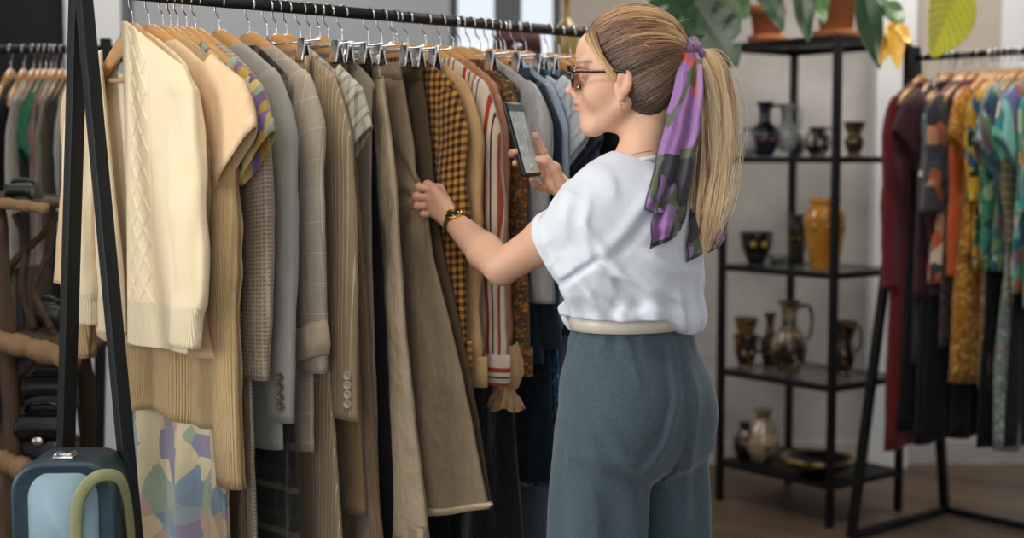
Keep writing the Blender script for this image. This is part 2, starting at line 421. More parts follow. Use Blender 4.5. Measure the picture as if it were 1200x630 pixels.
def shell(rows, M, th_pow=.7, fold=None, seed=0, uvoff=(0, 0), inner=True, hem_wave=0.0):
    """rows: (a_centre, half_width, t_centre, half_thick, drop). Returns MB with closed cloth tube hung in local x (front), y (along rail), z=-drop"""
    mb = MB(); rings = []; uvs = []
    th = np.linspace(0, 2*PI, M, endpoint=False); c = np.cos(th); s_ = np.sin(th)
    nr = len(rows)
    def ring(r, sh=1.0, up=0.0):
        ac, hw, tc, ht, dr = r
        a = ac+hw*sh*np.sign(c)*np.abs(c)**.85; t = tc+ht*sh*np.sign(s_)*np.abs(s_)**th_pow
        z = np.full(M, -dr+up)
        if hem_wave: z = z+hem_wave*np.clip((dr-.3)*2, 0, 1)*np.sin(a*23+seed)*.5
        if fold:
            t = t+fold(a, dr, s_)
        return a, t, z
    for r in rows:
        a, t, z = ring(r); rings.append(np.stack([a, t, z], 1))
        uvs.append(np.stack([a+np.where(s_ > 0, .0, .37)+uvoff[0], np.full(M, r[4])+uvoff[1]], 1))
    if inner:
        r = rows[-1]; a, t, z = ring(r, .93, .0); rings.append(np.stack([a, t, z], 1)); uvs.append(uvs[-1])
        r = rows[max(0, nr-4)]; a, t, z = ring((rows[-1][0], rows[-1][1], rows[-1][2], rows[-1][3], r[4]), .9, 0); rings.append(np.stack([a, t, z], 1)); uvs.append(uvs[-1])
    mb.loft(rings, uvs, True, inner)
    return mb
def folder(seed, amp, k1=38, k2=71, grow=.9, start=.18):
    r = np.random.default_rng(seed+1000); p1, p2, p3 = r.uniform(0, 6.28, 3)
    def f(a, dr, s_):
        A = amp*min(1.0, max(0, (dr-start))/grow+.12)
        n = vnoise(np.stack([a*9+seed, np.full_like(a, dr*3.0), np.full_like(a, seed*1.7)], 1))
        return A*(np.sin(k1*a+p1+dr*1.5)+.45*np.sin(k2*a+p2-dr*2))+A*1.0*n+.0018*vnoise(np.stack([a*38+seed, np.full_like(a, dr*24.0), np.full_like(a, seed*.3)], 1))
    return f
def sleeve(side, w, length, mat, parent, seed, ht=.020, hw=.062, short=False, flare=0.0, drop0=.150, lean=0.0, tshift=0.0, cuffw=None, uvo=0.0, name='sleeve', wrk=1.0, a0=None, bend=0.0):
    """tube hanging from the shoulder end; side=+1 front, -1 back"""
    r = np.random.default_rng(seed+1000); mb = MB(); M = 26; n = 16 if short else 40
    rings = []; uvs = []; ph = r.uniform(0, 6, 4); th = np.linspace(0, 2*PI, M, endpoint=False)
    wst = a0 if a0 is not None else w-.045
    for i in range(n+1):
        v = i/n; d = v*length
        if short: ax = wst+.02+(flare+.045)*v; dz = drop0+.0+d; ww = hw*(.55+.75*min(1, v*2.0)) if v < .5 else hw*1.3
        else:
            ax = wst+.030*min(1, v*5)**.7+.012*math.sin(v*2.4)+lean*v*v+bend*math.sin(PI*v); dz = drop0+d; ww = hw*(.42+.58*min(1, v*6)**.6)*(1-.28*v)
            if cuffw and v > .9: ww = cuffw
        tt = ht*(.5+.5*min(1, v*5))*(1.0-.15*v)
        a = ax+ww*np.cos(th)*.9; t = tt*np.sign(np.sin(th))*np.abs(np.sin(th))**.8
        P = np.stack([a*16, t*16+seed, np.full(M, dz*11.0)], 1); nz = vnoise(P)
        P2 = np.stack([a*34, t*30+seed, np.full(M, dz*26.0)], 1); n2 = vnoise(P2)
        cr = wrk*(.0062*nz+.0032*n2)*min(1, v*4+.2)
        tilt = (-.55 if short else -.08)*flare*0
        x = a+np.cos(th)*cr; y = t+np.sin(th)*cr+tshift*v+.004*math.sin(ph[0]+v*5); z = np.full(M, -dz)
        z = z+(a-ax)*(-.9 if short else -.25*(1-v))*-1*(1 if short else 1)
        if not short: z = z-(a-ax)*-.0
        rings.append(np.stack([x*side if side < 0 else x, y, z], 1)); uvs.append(np.stack([(a*1.0 if True else a)+np.where(np.sin(th) > 0, 0, .21)+uvo, np.full(M, d)], 1))
    # turned-in cuff
    last = rings[-1]; c = last.mean(0); rings.append(c+(last-c)*.9+np.array([0, 0, .0])); uvs.append(uvs[-1])
    rings.append(c+(rings[-4]-rings[-4].mean(0))*.85+np.array([0, 0, .03])); uvs.append(uvs[-1])
    mb.loft(rings, uvs, True, True)
    return mb.build(name, mat, parent)
def body_rows(w, L, hem, top=.078, neck=.05, th=.016, shoulder=.145, n=40, thb=None, shift=0.0):
    thb = thb or th*1.25
    qs = [.44, .50, .56, .66, .78, .89, .97, 1.0]; dr = [.0575+.100*q**1.3+(.012 if q == 1.0 else 0)-(.004 if q < .5 else 0)*0 for q in qs]; hw = [w*.99*q for q in qs]; tt = [.011, .013, .0135, .014, .0145, .015, .0155, .016]
    rows = [(0, a, 0, b*th/.016, d) for a, b, d in zip(hw, tt, dr)]
    for i in range(1, n+1):
        v = i/n; d = .172+(L-.172)*v; rows.append((shift*v, w*.99+(hem-w*.99)*v**1.2-.012*math.sin(PI*min(1, v*1.3)) if hem >= w*.9 else w*.99+(hem-w*.99)*v, 0, th+(thb-th)*v, d))
    return rows
def dot_button(parent, loc, r, mat, nrm=(1, 0, 0), name='button'):
    mb = MB(); z = Vector(nrm).normalized(); x = z.orthogonal().normalized(); y = z.cross(x); Rm = Matrix((x, y, z)).transposed()
    prof = [(r*.55, 0.0), (r, .0004), (r, .002), (r*.75, .0026), (r*.7, .0019), (r*.1, .0018)]
    rings = [[Rm @ Vector((q*math.cos(2*PI*j/14), q*math.sin(2*PI*j/14), h))+Vector(loc) for j in range(14)] for q, h in prof]
    mb.loft(rings, None, True, True); return mb.build(name, mat, parent)
def collar(parent, mat, r=.052, h=.035, seed=0):
    mb = MB(); n = 20; rings = []
    for k, (rr, z) in enumerate([(r, -.085), (r*.95, -.07), (r*.9, -.055), (r*1.0, -.054), (r*1.25, -.072), (r*1.5, -.088)]):
        rings.append([(rr*math.cos(2*PI*j/n), .35*rr*math.sin(2*PI*j/n), z+.006*math.cos(4*PI*j/n)) for j in range(n)])
    mb.loft(rings, [[(p[0], p[2]) for p in q] for q in rings]); return mb.build('collar', mat, parent, solid=.002)
GN = {'n': 0}
def garment(rail, name, cat, label, group, s, mat, w=.2, L=.72, hem=None, sl='long', sL=.6, th=.0125, sth=.017, shw=.06, flare=.0, lean=0.0, bend=0.0, rz=0.0, coll=False, amp=.006, cuff=None, strap=False, mat2=None, buttons=None, bdrop=0, hangkind='wood', hanglabel=None, tsh=0.0, hemw=.012, body_shift=0.0, a0=None, wrk=1.0, lod=1.0, back=True, sdrop=.150, cuffs=False):
    GN['n'] += 1; seed = GN['n']
    loc = rail.P(s); root = empty(name, loc, rail.rz+rz, label, cat, group)
    hem = hem or w
    if strap:
        rows = [(0, w*.55, 0, .008, .215), (0, w*.7, 0, .011, .225)]+[(body_shift*i/30, w*.7+(hem-w*.7)*(i/30)**.8, 0, th*(1+.4*i/30), .225+(L-.225)*i/30) for i in range(1, 31)]
    else: rows = body_rows(w, L, hem, th=th, shift=body_shift, n=int(40*lod))
    mb = shell(rows, int(120*lod), fold=folder(seed, amp), seed=seed, hem_wave=hemw, uvoff=(seed*.113, 0)); mb.build('bodice' if strap else 'body', mat, root)
    if strap:
        for q in (-1, 1):
            m2 = MB(); m2.tube(smooth_path([(q*w*.45, .006, -.225), (q*w*.40, .007, -.14), (q*w*.36, 0, -.086), (q*w*.40, -.009, -.14), (q*w*.45, -.008, -.225)], 14), .004, 6); m2.build('strap', mat, root)
    elif sl:
        for sd in ((1, -1) if back else (1,)):
            sleeve(sd, w, sL, mat, root, seed+sd*50, ht=sth, hw=shw, short=(sl == 'short'), flare=flare, lean=lean, cuffw=cuff, uvo=seed*.07, tshift=tsh, a0=a0, wrk=wrk, bend=bend, drop0=sdrop)
    if cuffs and sl == 'long':
        for sd in (1, -1)[:2 if back else 1]:
            ca = ((a0 if a0 is not None else w-.045)+.042+lean)*sd; zz = sdrop+sL; m2 = MB(); rr = []; th_ = np.linspace(0, 2*PI, 28, endpoint=False)
            for k, (g_, dz_) in enumerate([(.98, -.055), (1.10, -.052), (1.12, -.02), (1.12, .012), (1.02, .014), (.9, -.01)]): rr.append(np.stack([ca+shw*.66*g_*np.cos(th_), sth*.88*g_*np.sin(th_)+.004, np.full(28, -zz-dz_)], 1))
            m2.loft(rr, [[(-q[2], q[0]) for q in r] for r in rr]); m2.build('cuff', mat, root)
    if coll and not strap: collar(root, mat2 or mat)
    if buttons is not None:
        for i in range(4): dot_button(root, ((a0 if a0 is not None else w-.045)+.038+lean+shw*.66*.62, -sth*.86*.84-.004, -sdrop-sL+.035+.019*i), .0095, buttons, (.45, -1, 0))
    if hangkind:
        hg = hanger(hangkind, loc, rail.rz+rz, lab16(hanglabel or 'wooden hanger holding the '+label.split(',')[0]), 'hangers')
        if not strap and hangkind == 'wood': hg.scale = (w*.90/.215, 1, 1)
    return root
def trousers(rail, label, group, s, mat, hemcurve=0, w=.17, L=1.1, hem=.2, rz=0.0, th=.014, shift=0.0, name='trousers', skirt=False, amp=.007, pull=None, edge=None, hangkind='clip', cat=None, cuffh=0, n=50, M=150, hanglabel=None, lining=None):
    GN['n'] += 1; seed = GN['n']; loc = rail.P(s); root = empty(name, loc, rail.rz+rz, label, cat or ('skirt' if skirt else 'trousers'), group)
    e = edge or [(0, w), (1, hem)]
    rows = []
    for i in range(n+1):
        v = i/n; d = .145+(L-.145)*v; hw = interp(v, [q[0] for q in e], [q[1] for q in e]); rows.append((shift*v, hw, 0, th*(.8+.5*v), d))
    fd_ = folder(seed, amp, 30, 52)
    if pull:
        f0_ = fd_
        def fd_(a, dr, s_):
            r_ = np.hypot(a-pull[0], dr-pull[1])+.01; an = np.arctan2(dr-pull[1], pull[0]-a); return f0_(a, dr, s_)+.009*np.exp(-r_/.22)*np.minimum(1, r_/.03)*np.sin(an*9+1.0+vnoise(np.stack([r_*9, an*2, an*0], 1)))
    if skirt:
        m_ = shell(rows, M, fold=fd_, seed=seed, hem_wave=.012)
        if hemcurve: m_.v = [(x, y, z+hemcurve*(x/.4)**2*max(0, (-z-.3)/(L-.3))**2*(1 if x > 0 else -.3)) for x, y, z in m_.v]
        m_.build('skirt_panel', mat, root)
    else:
        for q in (-1, 1):
            rr = [(r[0]+q*r[1]*.47, r[1]*.53, r[2]+q*.002, r[3], r[4]) for r in rows]
            shell(rr, M//2, fold=folder(seed+q, amp, 30, 52), seed=seed, hem_wave=.01).build('trouser_leg', mat, root)
    e0 = e[0][1]; shell([(0, e0*1.0, 0, .010, .112), (0, e0*1.01, 0, .0115, .115), (0, e0*1.01, 0, .0115, .130), (0, e0*1.02, 0, .012, .15)], 60, seed=seed).build('waistband', mat, root)
    if cuffh:
        r = rows[-1]; m_ = shell([(r[0], r[1]*1.02, 0, r[3]*1.25, L-cuffh), (r[0], r[1]*1.03, 0, r[3]*1.35, L-cuffh+.004), (r[0], r[1]*1.03, 0, r[3]*1.35, L-.004), (r[0], r[1]*1.0, 0, r[3]*1.1, L+.004)], M, fold=fd_, seed=seed, hem_wave=.012)
        if hemcurve: m_.v = [(x, y, z+hemcurve*(x/.4)**2*max(0, (-z-.3)/(L-.3))**2*(1 if x > 0 else -.3)) for x, y, z in m_.v]
        m_.build('hem', lining or mat, root)
    if hangkind: hanger(hangkind, loc, rail.rz+rz, lab16(hanglabel or 'metal clip hanger holding the '+label), 'hangers')
    return root
# ================================================================= main rack
def sq_tube(mb, a, b, w, rot=0):
    a = Vector(a); b = Vector(b); t = (b-a).normalized(); mb.box((a+b)/2, (w, w, (b-a).length), t.to_track_quat('Z', 'Y').to_matrix() @ Matrix.Rotation(rot, 3, 'Z'), .002)
rack = empty('clothes_rack', R1.P(.8, 0, 1.70), R1.rz, 'black metal A-frame clothes rack holding the beige, brown and denim clothes in front', 'clothes rack', 'black A-frame clothes racks')
iw = rack.matrix_world
def rp(s, a, z): return Vector((a, s-.8, z))
mb = MB(); mb.tube([rp(-.02, 0, 1.70), rp(1.62, 0, 1.70)], .0125, 16); mb.build('rail', M_metal, rack)
def rack_side(s, front, back, hz=1.76):
    m = MB(); sq_tube(m, rp(s, 0.006, hz), rp(s, front, .012), .026); m.build('leg', M_metal, rack)
    m = MB(); sq_tube(m, rp(s+.004, -.006, hz-.01), rp(s, back, .012), .028); m.build('leg', M_metal, rack)
    m = MB(); sq_tube(m, rp(s, front, .02), rp(s, back, .02), .025); m.build('foot_bar', M_metal, rack)
rack_side(-.012, .27, -.20); rack_side(1.61, .27, -.20)
m = MB(); sq_tube(m, rp(0, -.19, .05), rp(1.6, -.19, .05), .025); m.build('base_bar', M_metal, rack)

GR = 'clothes on the front rack'
F1 = lambda px, a, drop: R1.find(px, a, drop)
# --- fabrics
m_cream = fabric('cream_wool', '#f0dcbd', 'knit', per=.004, wr=.002, rough=.9, sheen=.3)
m_peach = fabric('peach_linen', '#d9b88f', wr=.004)
m_tanknit = fabric('tan_rib_knit', '#b99a6c', 'rib', per=.006, rough=.95)
m_wfloral = fabric('watercolour_floral', '#cdbb98', 'print', ['#c9b893', '#8e9a98', '#c4b48e', '#8a8193', '#cdbd96', '#94a08a', '#c2ae86', '#7b8c98', '#b59a86', '#cbbb95'], scale=19)
m_yfloral = fabric('yellow_floral', '#b39248', 'print', ['#b89748', '#c7ad6a', '#74659a', '#a8883c', '#8d9a84', '#c9b784', '#6c5a72'], scale=42)
m_brown = fabric('brown_crepe', '#6d5a44'); m_olive = fabric('olive_brown', '#50402b')
m_dots = fabric('taupe_waffle', '#8f7f69', 'dots', ['#b3a48e'], per=.008)
m_grey = fabric('grey_suiting', '#9a988f', sheen=.2, wr=.0015)
m_pane = fabric('windowpane_check', '#b6a995', 'pane', ['#8b7d69', '#c6b9a4'], per=.05, wr=.002)
m_pin = fabric('pinstripe_tan', '#9a8568', 'stripe', [(0, '#9a8568'), (.86, '#c6b292')], per=.011, wr=.002)
m_plaidss = fabric('pale_plaid', '#a89f8a', 'check', [(0, '#b5ad98'), (.4, '#8b8b7b'), (.55, '#c9c0a8'), (.8, '#6d7468')], per=.045)
m_pais = fabric('rust_paisley', '#5b3d22', 'floral', ['#8c5a26', '#2e3630', '#a8702e', '#6a3220', '#47503c'], scale=55)
m_tan = fabric('tan_cotton', '#8f7350', wr=.006, sheen=.3); m_cord = fabric('brown_corduroy', '#87694a', 'cord', wr=.006, sheen=.5)
m_taupe = fabric('taupe_jersey', '#8c8272'); m_black = fabric('black_cotton', '#131316', sheen=.05); m_black2 = fabric('black_velvet', '#17171a', sheen=.5)
m_satin = fabric('khaki_satin', '#c6b08f', rough=.5, sheen=.1, wr=.008, spec=.5); m_skirt = fabric('taupe_twill', '#8b7961', rough=.7, wr=.007, sheen=.15)
m_dkplaid = fabric('dark_plaid', '#2d2c26', 'check', [(0, '#1d2020'), (.45, '#3b3527'), (.6, '#23282a'), (.85, '#6b6048')], per=.09)
m_ging = fabric('mustard_gingham', '#8c6a2e', 'gingham', ['#b4863f', '#7b5026', '#331a14'], per=.017)
m_camel = fabric('camel_cotton', '#c39c6d', wr=.005)
m_strp = fabric('deckchair_stripe', '#c8b59b', 'stripe', [(0, '#cdbca6'), (.22, '#a33a2a'), (.34, '#d1c2ad'), (.45, '#3b3228'), (.50, '#cbb9a0'), (.62, '#9a4a30'), (.68, '#d3c6b2'), (.82, '#4a4034'), (.86, '#cdbfa9')], per=.085, wr=.005)
m_rust = fabric('rust_satin', '#b07850', rough=.5, wr=.008, spec=.5)
m_dkflo = fabric('dark_gold_floral', '#1b1712', 'floral', ['#6a4c22', '#3c2a18', '#8a6a34', '#2c3226'], scale=48)
m_gsatin = fabric('grey_satin', '#a09e9c', rough=.4, wr=.008, spec=.5)
m_denim = fabric('dark_denim', '#2e3a48', wr=.005); m_ltden = fabric('light_denim', '#a3b2c2', wr=.006)
m_pplaid = fabric('pale_blue_plaid', '#b8c0c4', 'check', [(0, '#c3c9cc'), (.5, '#9fb0bd'), (.6, '#cfd3d3'), (.85, '#8694a0')], per=.05)
m_navy = fabric('navy_plaid', '#28303e', 'check', [(0, '#262e3c'), (.4, '#3b4658'), (.55, '#1f2531'), (.8, '#6a6f78'), (.86, '#2b2f3c'), (.93, '#5a3a44')], per=.04)
m_teal = fabric('slate_blue', '#3c4f5b', wr=.006); m_dteal = fabric('dark_teal', '#1c2d35', wr=.007)
m_bluefl = fabric('blue_floral', '#3b6a8c', 'floral', ['#bcd0d8', '#1f4468', '#6fa0b8'], scale=50)
m_pale = fabric('pale_blue_cotton', '#76808c', wr=.008)
B_dark = simple('dark_button', '#2b241d', .3); B_horn = simple('horn_button', '#5e564a', .2, 0, .4, 200); B_pale = simple('pearl_button', '#b5a78c', .3)

# --- garment 2..n (behind the cardigan)
g = garment(R1, 'shirt', 'shirt', 'peach linen shirt with wide short sleeves, right behind the cream cardigan', GR, .135, m_peach, w=.215, L=.70, hem=.235, sl='short', sL=.17, flare=.05, shw=.056, sth=.017, hemw=.01, amp=.004, rz=.06, back=False)
sleeve(-1, .215, .46, m_peach, g, 77, ht=.03, hw=.085, lean=.06, a0=.23, drop0=.13)
g = garment(R1, 'sweater', 'sweater', 'tan knitted sweater with long sleeves and ribbed hem below the cream cardigan', GR, .165, m_tanknit, w=.21, L=.84, hem=.235, sL=.80, sth=.026, shw=.066, amp=.010, coll=False, lean=.02, a0=.165, th=.017, back=False)
sleeve(-1, .21, .62, m_tanknit, g, 78, ht=.03, hw=.06, lean=.10, a0=.24, drop0=.14, bend=.03)
garment(R1, 'dress', 'dress', 'watercolour floral dress in cream, blue and violet hanging low under the tan sweater', GR, .182, m_wfloral, w=.19, L=1.42, hem=.24, sl=None, amp=.014, th=.018)
garment(R1, 'shirt', 'shirt', 'mustard floral shirt with short sleeves behind the peach shirt', GR, .198, m_yfloral, w=.205, L=.74, sl='short', sL=.17, flare=.065, shw=.05, sth=.015)
garment(R1, 'dress', 'dress', 'dark brown strappy dress on a wooden hanger beside the mustard floral shirt', GR, .218, m_brown, w=.19, L=1.35, hem=.21, strap=True, amp=.010, th=.012)
garment(R1, 'jacket', 'jacket', 'taupe waffle-textured jacket with one dark cuff button', GR, .238, m_dots, w=.215, L=1.35, hem=.20, sL=.60, sth=.020, shw=.062, lean=.0, wrk=.6)
garment(R1, 'skirt', 'skirt', 'dark green and black plaid skirt low between the grey blazer and the pinstripe trousers', GR, .328, m_dkplaid, w=.19, L=1.34, hem=.235, sl=None, coll=False, amp=.008, hangkind=None)
garment(R1, 'blazer', 'blazer', 'plain grey blazer with four horn buttons on the cuff', GR, .293, m_grey, w=.215, L=.90, hem=.215, sL=.69, sth=.021, shw=.066, buttons=B_horn, wrk=.35, amp=.003)
g = garment(R1, 'blazer', 'blazer', 'beige windowpane check blazer with a rolled-up sleeve cuff', GR, .365, m_pane, w=.215, L=.92, hem=.21, sL=.60, sth=.021, shw=.064, lean=.0, wrk=.5, amp=.004)
m_liningb = fabric('cream_lining', '#b7a58c', rough=.6)
mb = MB(); th_ = np.linspace(0, 2*PI, 28, endpoint=False); rr = []
for k, (r_, z_) in enumerate([(.9, -.655), (1.12, -.66), (1.25, -.675), (1.28, -.70), (1.2, -.722), (1.0, -.727), (.85, -.71), (.75, -.68)]):
    nz = vnoise(np.stack([np.cos(th_)*2, np.sin(th_)*2, th_*0+k*.7], 1)); rr.append(np.stack([.205+.046*r_*np.cos(th_)*(1+.08*nz), .024*r_*np.sin(th_)*(1+.2*nz), z_+.012*np.cos(th_)*1.2+.004*nz], 1))
mb.loft(rr); mb.build('rolled_cuff', m_liningb, g)
garment(R1, 'jacket', 'jacket', 'tan pinstripe jacket with four pale buttons on the cuff', GR, .432, m_pin, w=.215, L=.70, hem=.20, sL=.70, sth=.018, shw=.060, lean=.03, buttons=B_pale, wrk=.5, amp=.004)
trousers(R1, 'tan pinstripe wide trousers flaring low behind the check blazer', GR, .408, m_pin, w=.17, L=1.42, edge=[(0, .15), (.4, .185), (1, .30)], th=.012)
garment(R1, 'shirt', 'shirt', 'pale plaid short sleeve shirt with a patterned cuff, tucked behind the pinstripe jacket', GR, .458, m_plaidss, w=.195, L=.72, sl='short', sL=.155, flare=.02, shw=.046, sth=.014, mat2=m_pais)
trousers(R1, 'tan cotton trousers hung by the waistband beside the pinstripe jacket', GR, .492, m_tan, w=.15, L=1.06, edge=[(0, .12), (.25, .165), (1, .22)], th=.013)
trousers(R1, 'brown corduroy trousers next to the taupe buttoned cardigan', GR, .518, m_cord, w=.15, L=1.42, edge=[(0, .13), (.4, .19), (1, .28)], th=.014)
g = garment(R1, 'cardigan', 'cardigan', 'taupe button-front cardigan with a dark neck label', GR, .543, m_taupe, w=.185, L=1.05, hem=.2, sl=None, amp=.003)
for i in range(6): dot_button(g, (.13, -.019, -.21-.105*i), .012, B_horn, (.1, -1, 0))
mb = MB(); mb.box((.085, -.018, -.175), (.05, .002, .018), None, .0005); tag(mb.build('neck_label', fabric('label_teal', '#1e3a3c'), g), 'dark teal neck label')
trousers(R1, 'black trousers between the taupe cardigan and the khaki satin trousers', GR, .565, m_black, w=.15, L=1.35, edge=[(0, .15), (.3, .18), (1, .22)], th=.008)
trousers(R1, 'light khaki satin trousers with a turned-up hem', GR, .602, m_satin, w=.16, L=1.14, edge=[(0, .135), (.2, .18), (.55, .215), (1, .275)], th=.018, amp=.008, cuffh=.045)
# the skirt she pulls out, then the shirts behind it
s_sk = .675
GRP_SK = [(0, .115), (.08, .135), (.2, .165), (.32, .20), (.5, .255), (.75, .33), (1, .40)]
trousers(R1, 'wide taupe twill skirt pulled out from the rack by the woman', GR, s_sk, m_skirt, L=1.10, edge=GRP_SK, skirt=True, name='skirt', hemcurve=.05, lining=m_satin, th=.016, amp=.007, cuffh=.012, M=260, n=90, pull=(.20, .40))
trousers(R1, 'olive brown trousers directly behind the wide taupe skirt', GR, s_sk+.036, m_olive, L=1.06, edge=[(0, .14), (.2, .175), (.32, .19), (.5, .24), (1, .37)], th=.012)
garment(R1, 'shirt', 'shirt', 'mustard and brown gingham shirt with long sleeves', GR, .745, m_ging, w=.21, L=.74, cuffs=True, sL=.62, sth=.019, shw=.058, lean=.01)
garment(R1, 'shirt', 'shirt', 'plain camel shirt between the gingham and the striped shirt', GR, .786, m_camel, w=.21, L=.78, cuffs=True, sL=.66, sth=.019, shw=.055, lean=.015)
garment(R1, 'shirt', 'shirt', 'cream shirt with red and black deckchair stripes', GR, .840, m_strp, w=.212, L=.74, cuffs=True, sL=.66, sth=.024, shw=.066, lean=.02)
g = garment(R1, 'blouse', 'blouse', 'rust satin blouse with a ruffled sleeve cuff hanging lowest beside the striped shirt', GR, .885, m_rust, w=.20, L=.70, sL=.70, sth=.020, shw=.046, lean=.02)
mb = MB(); rr = []; th_ = np.linspace(0, 2*PI, 60, endpoint=False)
for k, (r_, z_) in enumerate([(.9, -.735), (1.25, -.775), (1.35, -.805), (1.0, -.832), (.72, -.840), (.70, -.848), (1.02, -.862), (1.30, -.885), (1.22, -.886), (.8, -.86)]):
    wv = 1+(.16*np.sin(th_*11+.5+k)*(1 if k > 4 else .35))+.10*vnoise(np.stack([np.cos(th_)*3, np.sin(th_)*3, th_*0+k*.9], 1)); rr.append(np.stack([.222+.034*r_*np.cos(th_)*wv, .028*r_*np.sin(th_)*wv, z_+.005*np.sin(th_*5)], 1))
mb.loft(rr); mb.build('ruffled_cuff', fabric('ruffle_satin', '#c29a6c', rough=.5, wr=.008), g)
garment(R1, 'shirt', 'shirt', 'brown and rust paisley shirt', GR, .923, m_pais, w=.21, L=.76, cuffs=True, sL=.65, sth=.018, shw=.050, lean=.02)
garment(R1, 'shirt', 'shirt', 'black shirt with small gold flowers behind the paisley shirt', GR, .945, m_dkflo, w=.2, L=.74, sL=.66, sth=.014, shw=.045)
garment(R1, 'jacket', 'bomber jacket', 'shiny light grey satin bomber jacket with a long hanging sleeve', GR, .975, m_gsatin, w=.22, L=.60, sL=.50, sth=.026, shw=.068, lean=.02, th=.016)
trousers(R1, 'dark denim skirt clipped behind the grey satin jacket', GR, 1.008, m_denim, L=.8, edge=[(0, .17), (1, .21)], skirt=True, name='skirt', th=.012)
garment(R1, 'shirt', 'shirt', 'dark teal shirt with loose cuffs hanging near the woman\'s elbow', GR, 1.033, m_dteal, w=.205, L=.80, cuffs=True, sL=.60, sth=.022, shw=.058, amp=.008)
garment(R1, 'shirt', 'shirt', 'light blue denim shirt right behind the phone', GR, 1.060, m_ltden, w=.205, L=.70, cuffs=True, sL=.52, sth=.02, shw=.055)
garment(R1, 'shirt', 'shirt', 'pale blue and white plaid shirt', GR, 1.088, m_pplaid, w=.205, L=.72, sl='short', sL=.17, flare=.01, shw=.05, sth=.016)
garment(R1, 'shirt', 'shirt', 'navy plaid shirt with short sleeves ending near the woman\'s chin', GR, 1.122, m_navy, w=.205, L=.74, sl='short', sL=.18, flare=.01, shw=.055, sth=.017)
garment(R1, 'shirt', 'shirt', 'slate blue shirt behind the navy plaid shirt', GR, 1.160, m_teal, w=.205, L=.76, sL=.6, sth=.02, shw=.055)
for i, s in enumerate((1.235, 1.275, 1.315, 1.36, 1.41, 1.47)):
    garment(R1, 'shirt', 'shirt', ['long black shirt hanging just beyond the slate blue shirt, against the woman\'s chin', 'second black shirt past the slate blue shirt, behind the woman\'s face', 'third black shirt past the slate blue shirt, hidden by the woman', 'fourth black shirt past the slate blue shirt, behind the woman\'s back', 'fifth black shirt past the slate blue shirt, behind the ponytail', 'last black shirt at the far rack end, sleeve showing right of the woman\'s waist'][i], GR, s, m_black, w=.205, L=.95, sL=.62, sth=.02, shw=.055, lod=.6)
# long dark things low down
trousers(R1, 'long black velvet skirt low beneath the rust ruffled cuff', GR, F1(600, .2, 1.0), m_black2, L=1.40, edge=[(0, .15), (.4, .19), (1, .24)], skirt=True, name='skirt', th=.014, amp=.012)
trousers(R1, 'long black dress skirt under the gingham and camel shirts', GR, F1(530, .2, .9)+.01, m_black, L=1.45, edge=[(0, .15), (1, .20)], skirt=True, name='skirt', th=.009, amp=.008)
trousers(R1, 'dark teal skirt hanging left of the woman\'s trousers', GR, F1(650, .2, .9)+.012, m_dteal, L=1.10, edge=[(0, .15), (1, .20)], skirt=True, name='skirt', th=.010, amp=.012)
trousers(R1, 'blue floral skirt showing in a sliver beside the woman\'s hip', GR, F1(652, .21, .95)+.03, m_bluefl, L=1.12, edge=[(0, .15), (1, .21)], skirt=True, name='skirt', th=.008, amp=.01)
trousers(R1, 'long pale blue skirt reaching low beside the woman\'s leg', GR, F1(652, .2, 1.0)+.055, m_pale, L=1.45, edge=[(0, .15), (1, .22)], skirt=True, name='skirt', th=.009, amp=.010)

# ---------------------------------------------------------------- the cream cable cardigan in front
sC = .098
cg = empty('cardigan', R1.P(sC), R1.rz+.04, 'cream cable knit cardigan with ribbed hem, nearest garment on the front rack', 'cardigan', None)
b = NB('cream_cable_knit'); uv = b.uv(); U, V, _ = b.sep(uv)
# diamond cables on a panel |U|<.04 plus plain knit
def trellis(u, v, du, dv):
    a1 = b.math('ABSOLUTE', b.math('SUBTRACT', b.math('FRACT', b.math('ADD', b.math('DIVIDE', u, du), b.math('DIVIDE', v, dv))), .5))
    a2 = b.math('ABSOLUTE', b.math('SUBTRACT', b.math('FRACT', b.math('SUBTRACT', b.math('DIVIDE', u, du), b.math('DIVIDE', v, dv))), .5))
    return b.math('MINIMUM', a1, a2)
tr = b.math('MULTIPLY', b.math('MINIMUM', trellis(b.math('ADD', U, 5), b.math('ADD', V, 5), .034, .058), .22), 4.5)
inp = b.math('LESS_THAN', b.math('ABSOLUTE', U), .036)
e1 = b.math('LESS_THAN', b.math('ABSOLUTE', b.math('SUBTRACT', b.math('ABSOLUTE', U), .04)), .0025)
rib = b.math('MULTIPLY', b.math('SINE', b.math('MULTIPLY', U, 2*PI/.0045)), b.math('GREATER_THAN', V, .60))
kn = b.math('MULTIPLY', b.math('MULTIPLY', b.math('SINE', b.math('MULTIPLY', U, 2*PI/.0035)), b.math('SINE', b.math('MULTIPLY', V, 2*PI/.003))), .25)
h = b.math('ADD', b.math('MULTIPLY', rib, .5), kn)
nr = b.bump(h, .0022, .8); nr = b.bump(b.noise(b.map(uv, (1.5, .5, 1)), 8, 3), .008, .6, nr)
m_cable = b.out(b.mix(b.noise(uv, 6, 3), '#eed6aa', '#f6e2bc'), .9, nr, **{'Sheen Weight': .3, 'Specular IOR Level': .2})
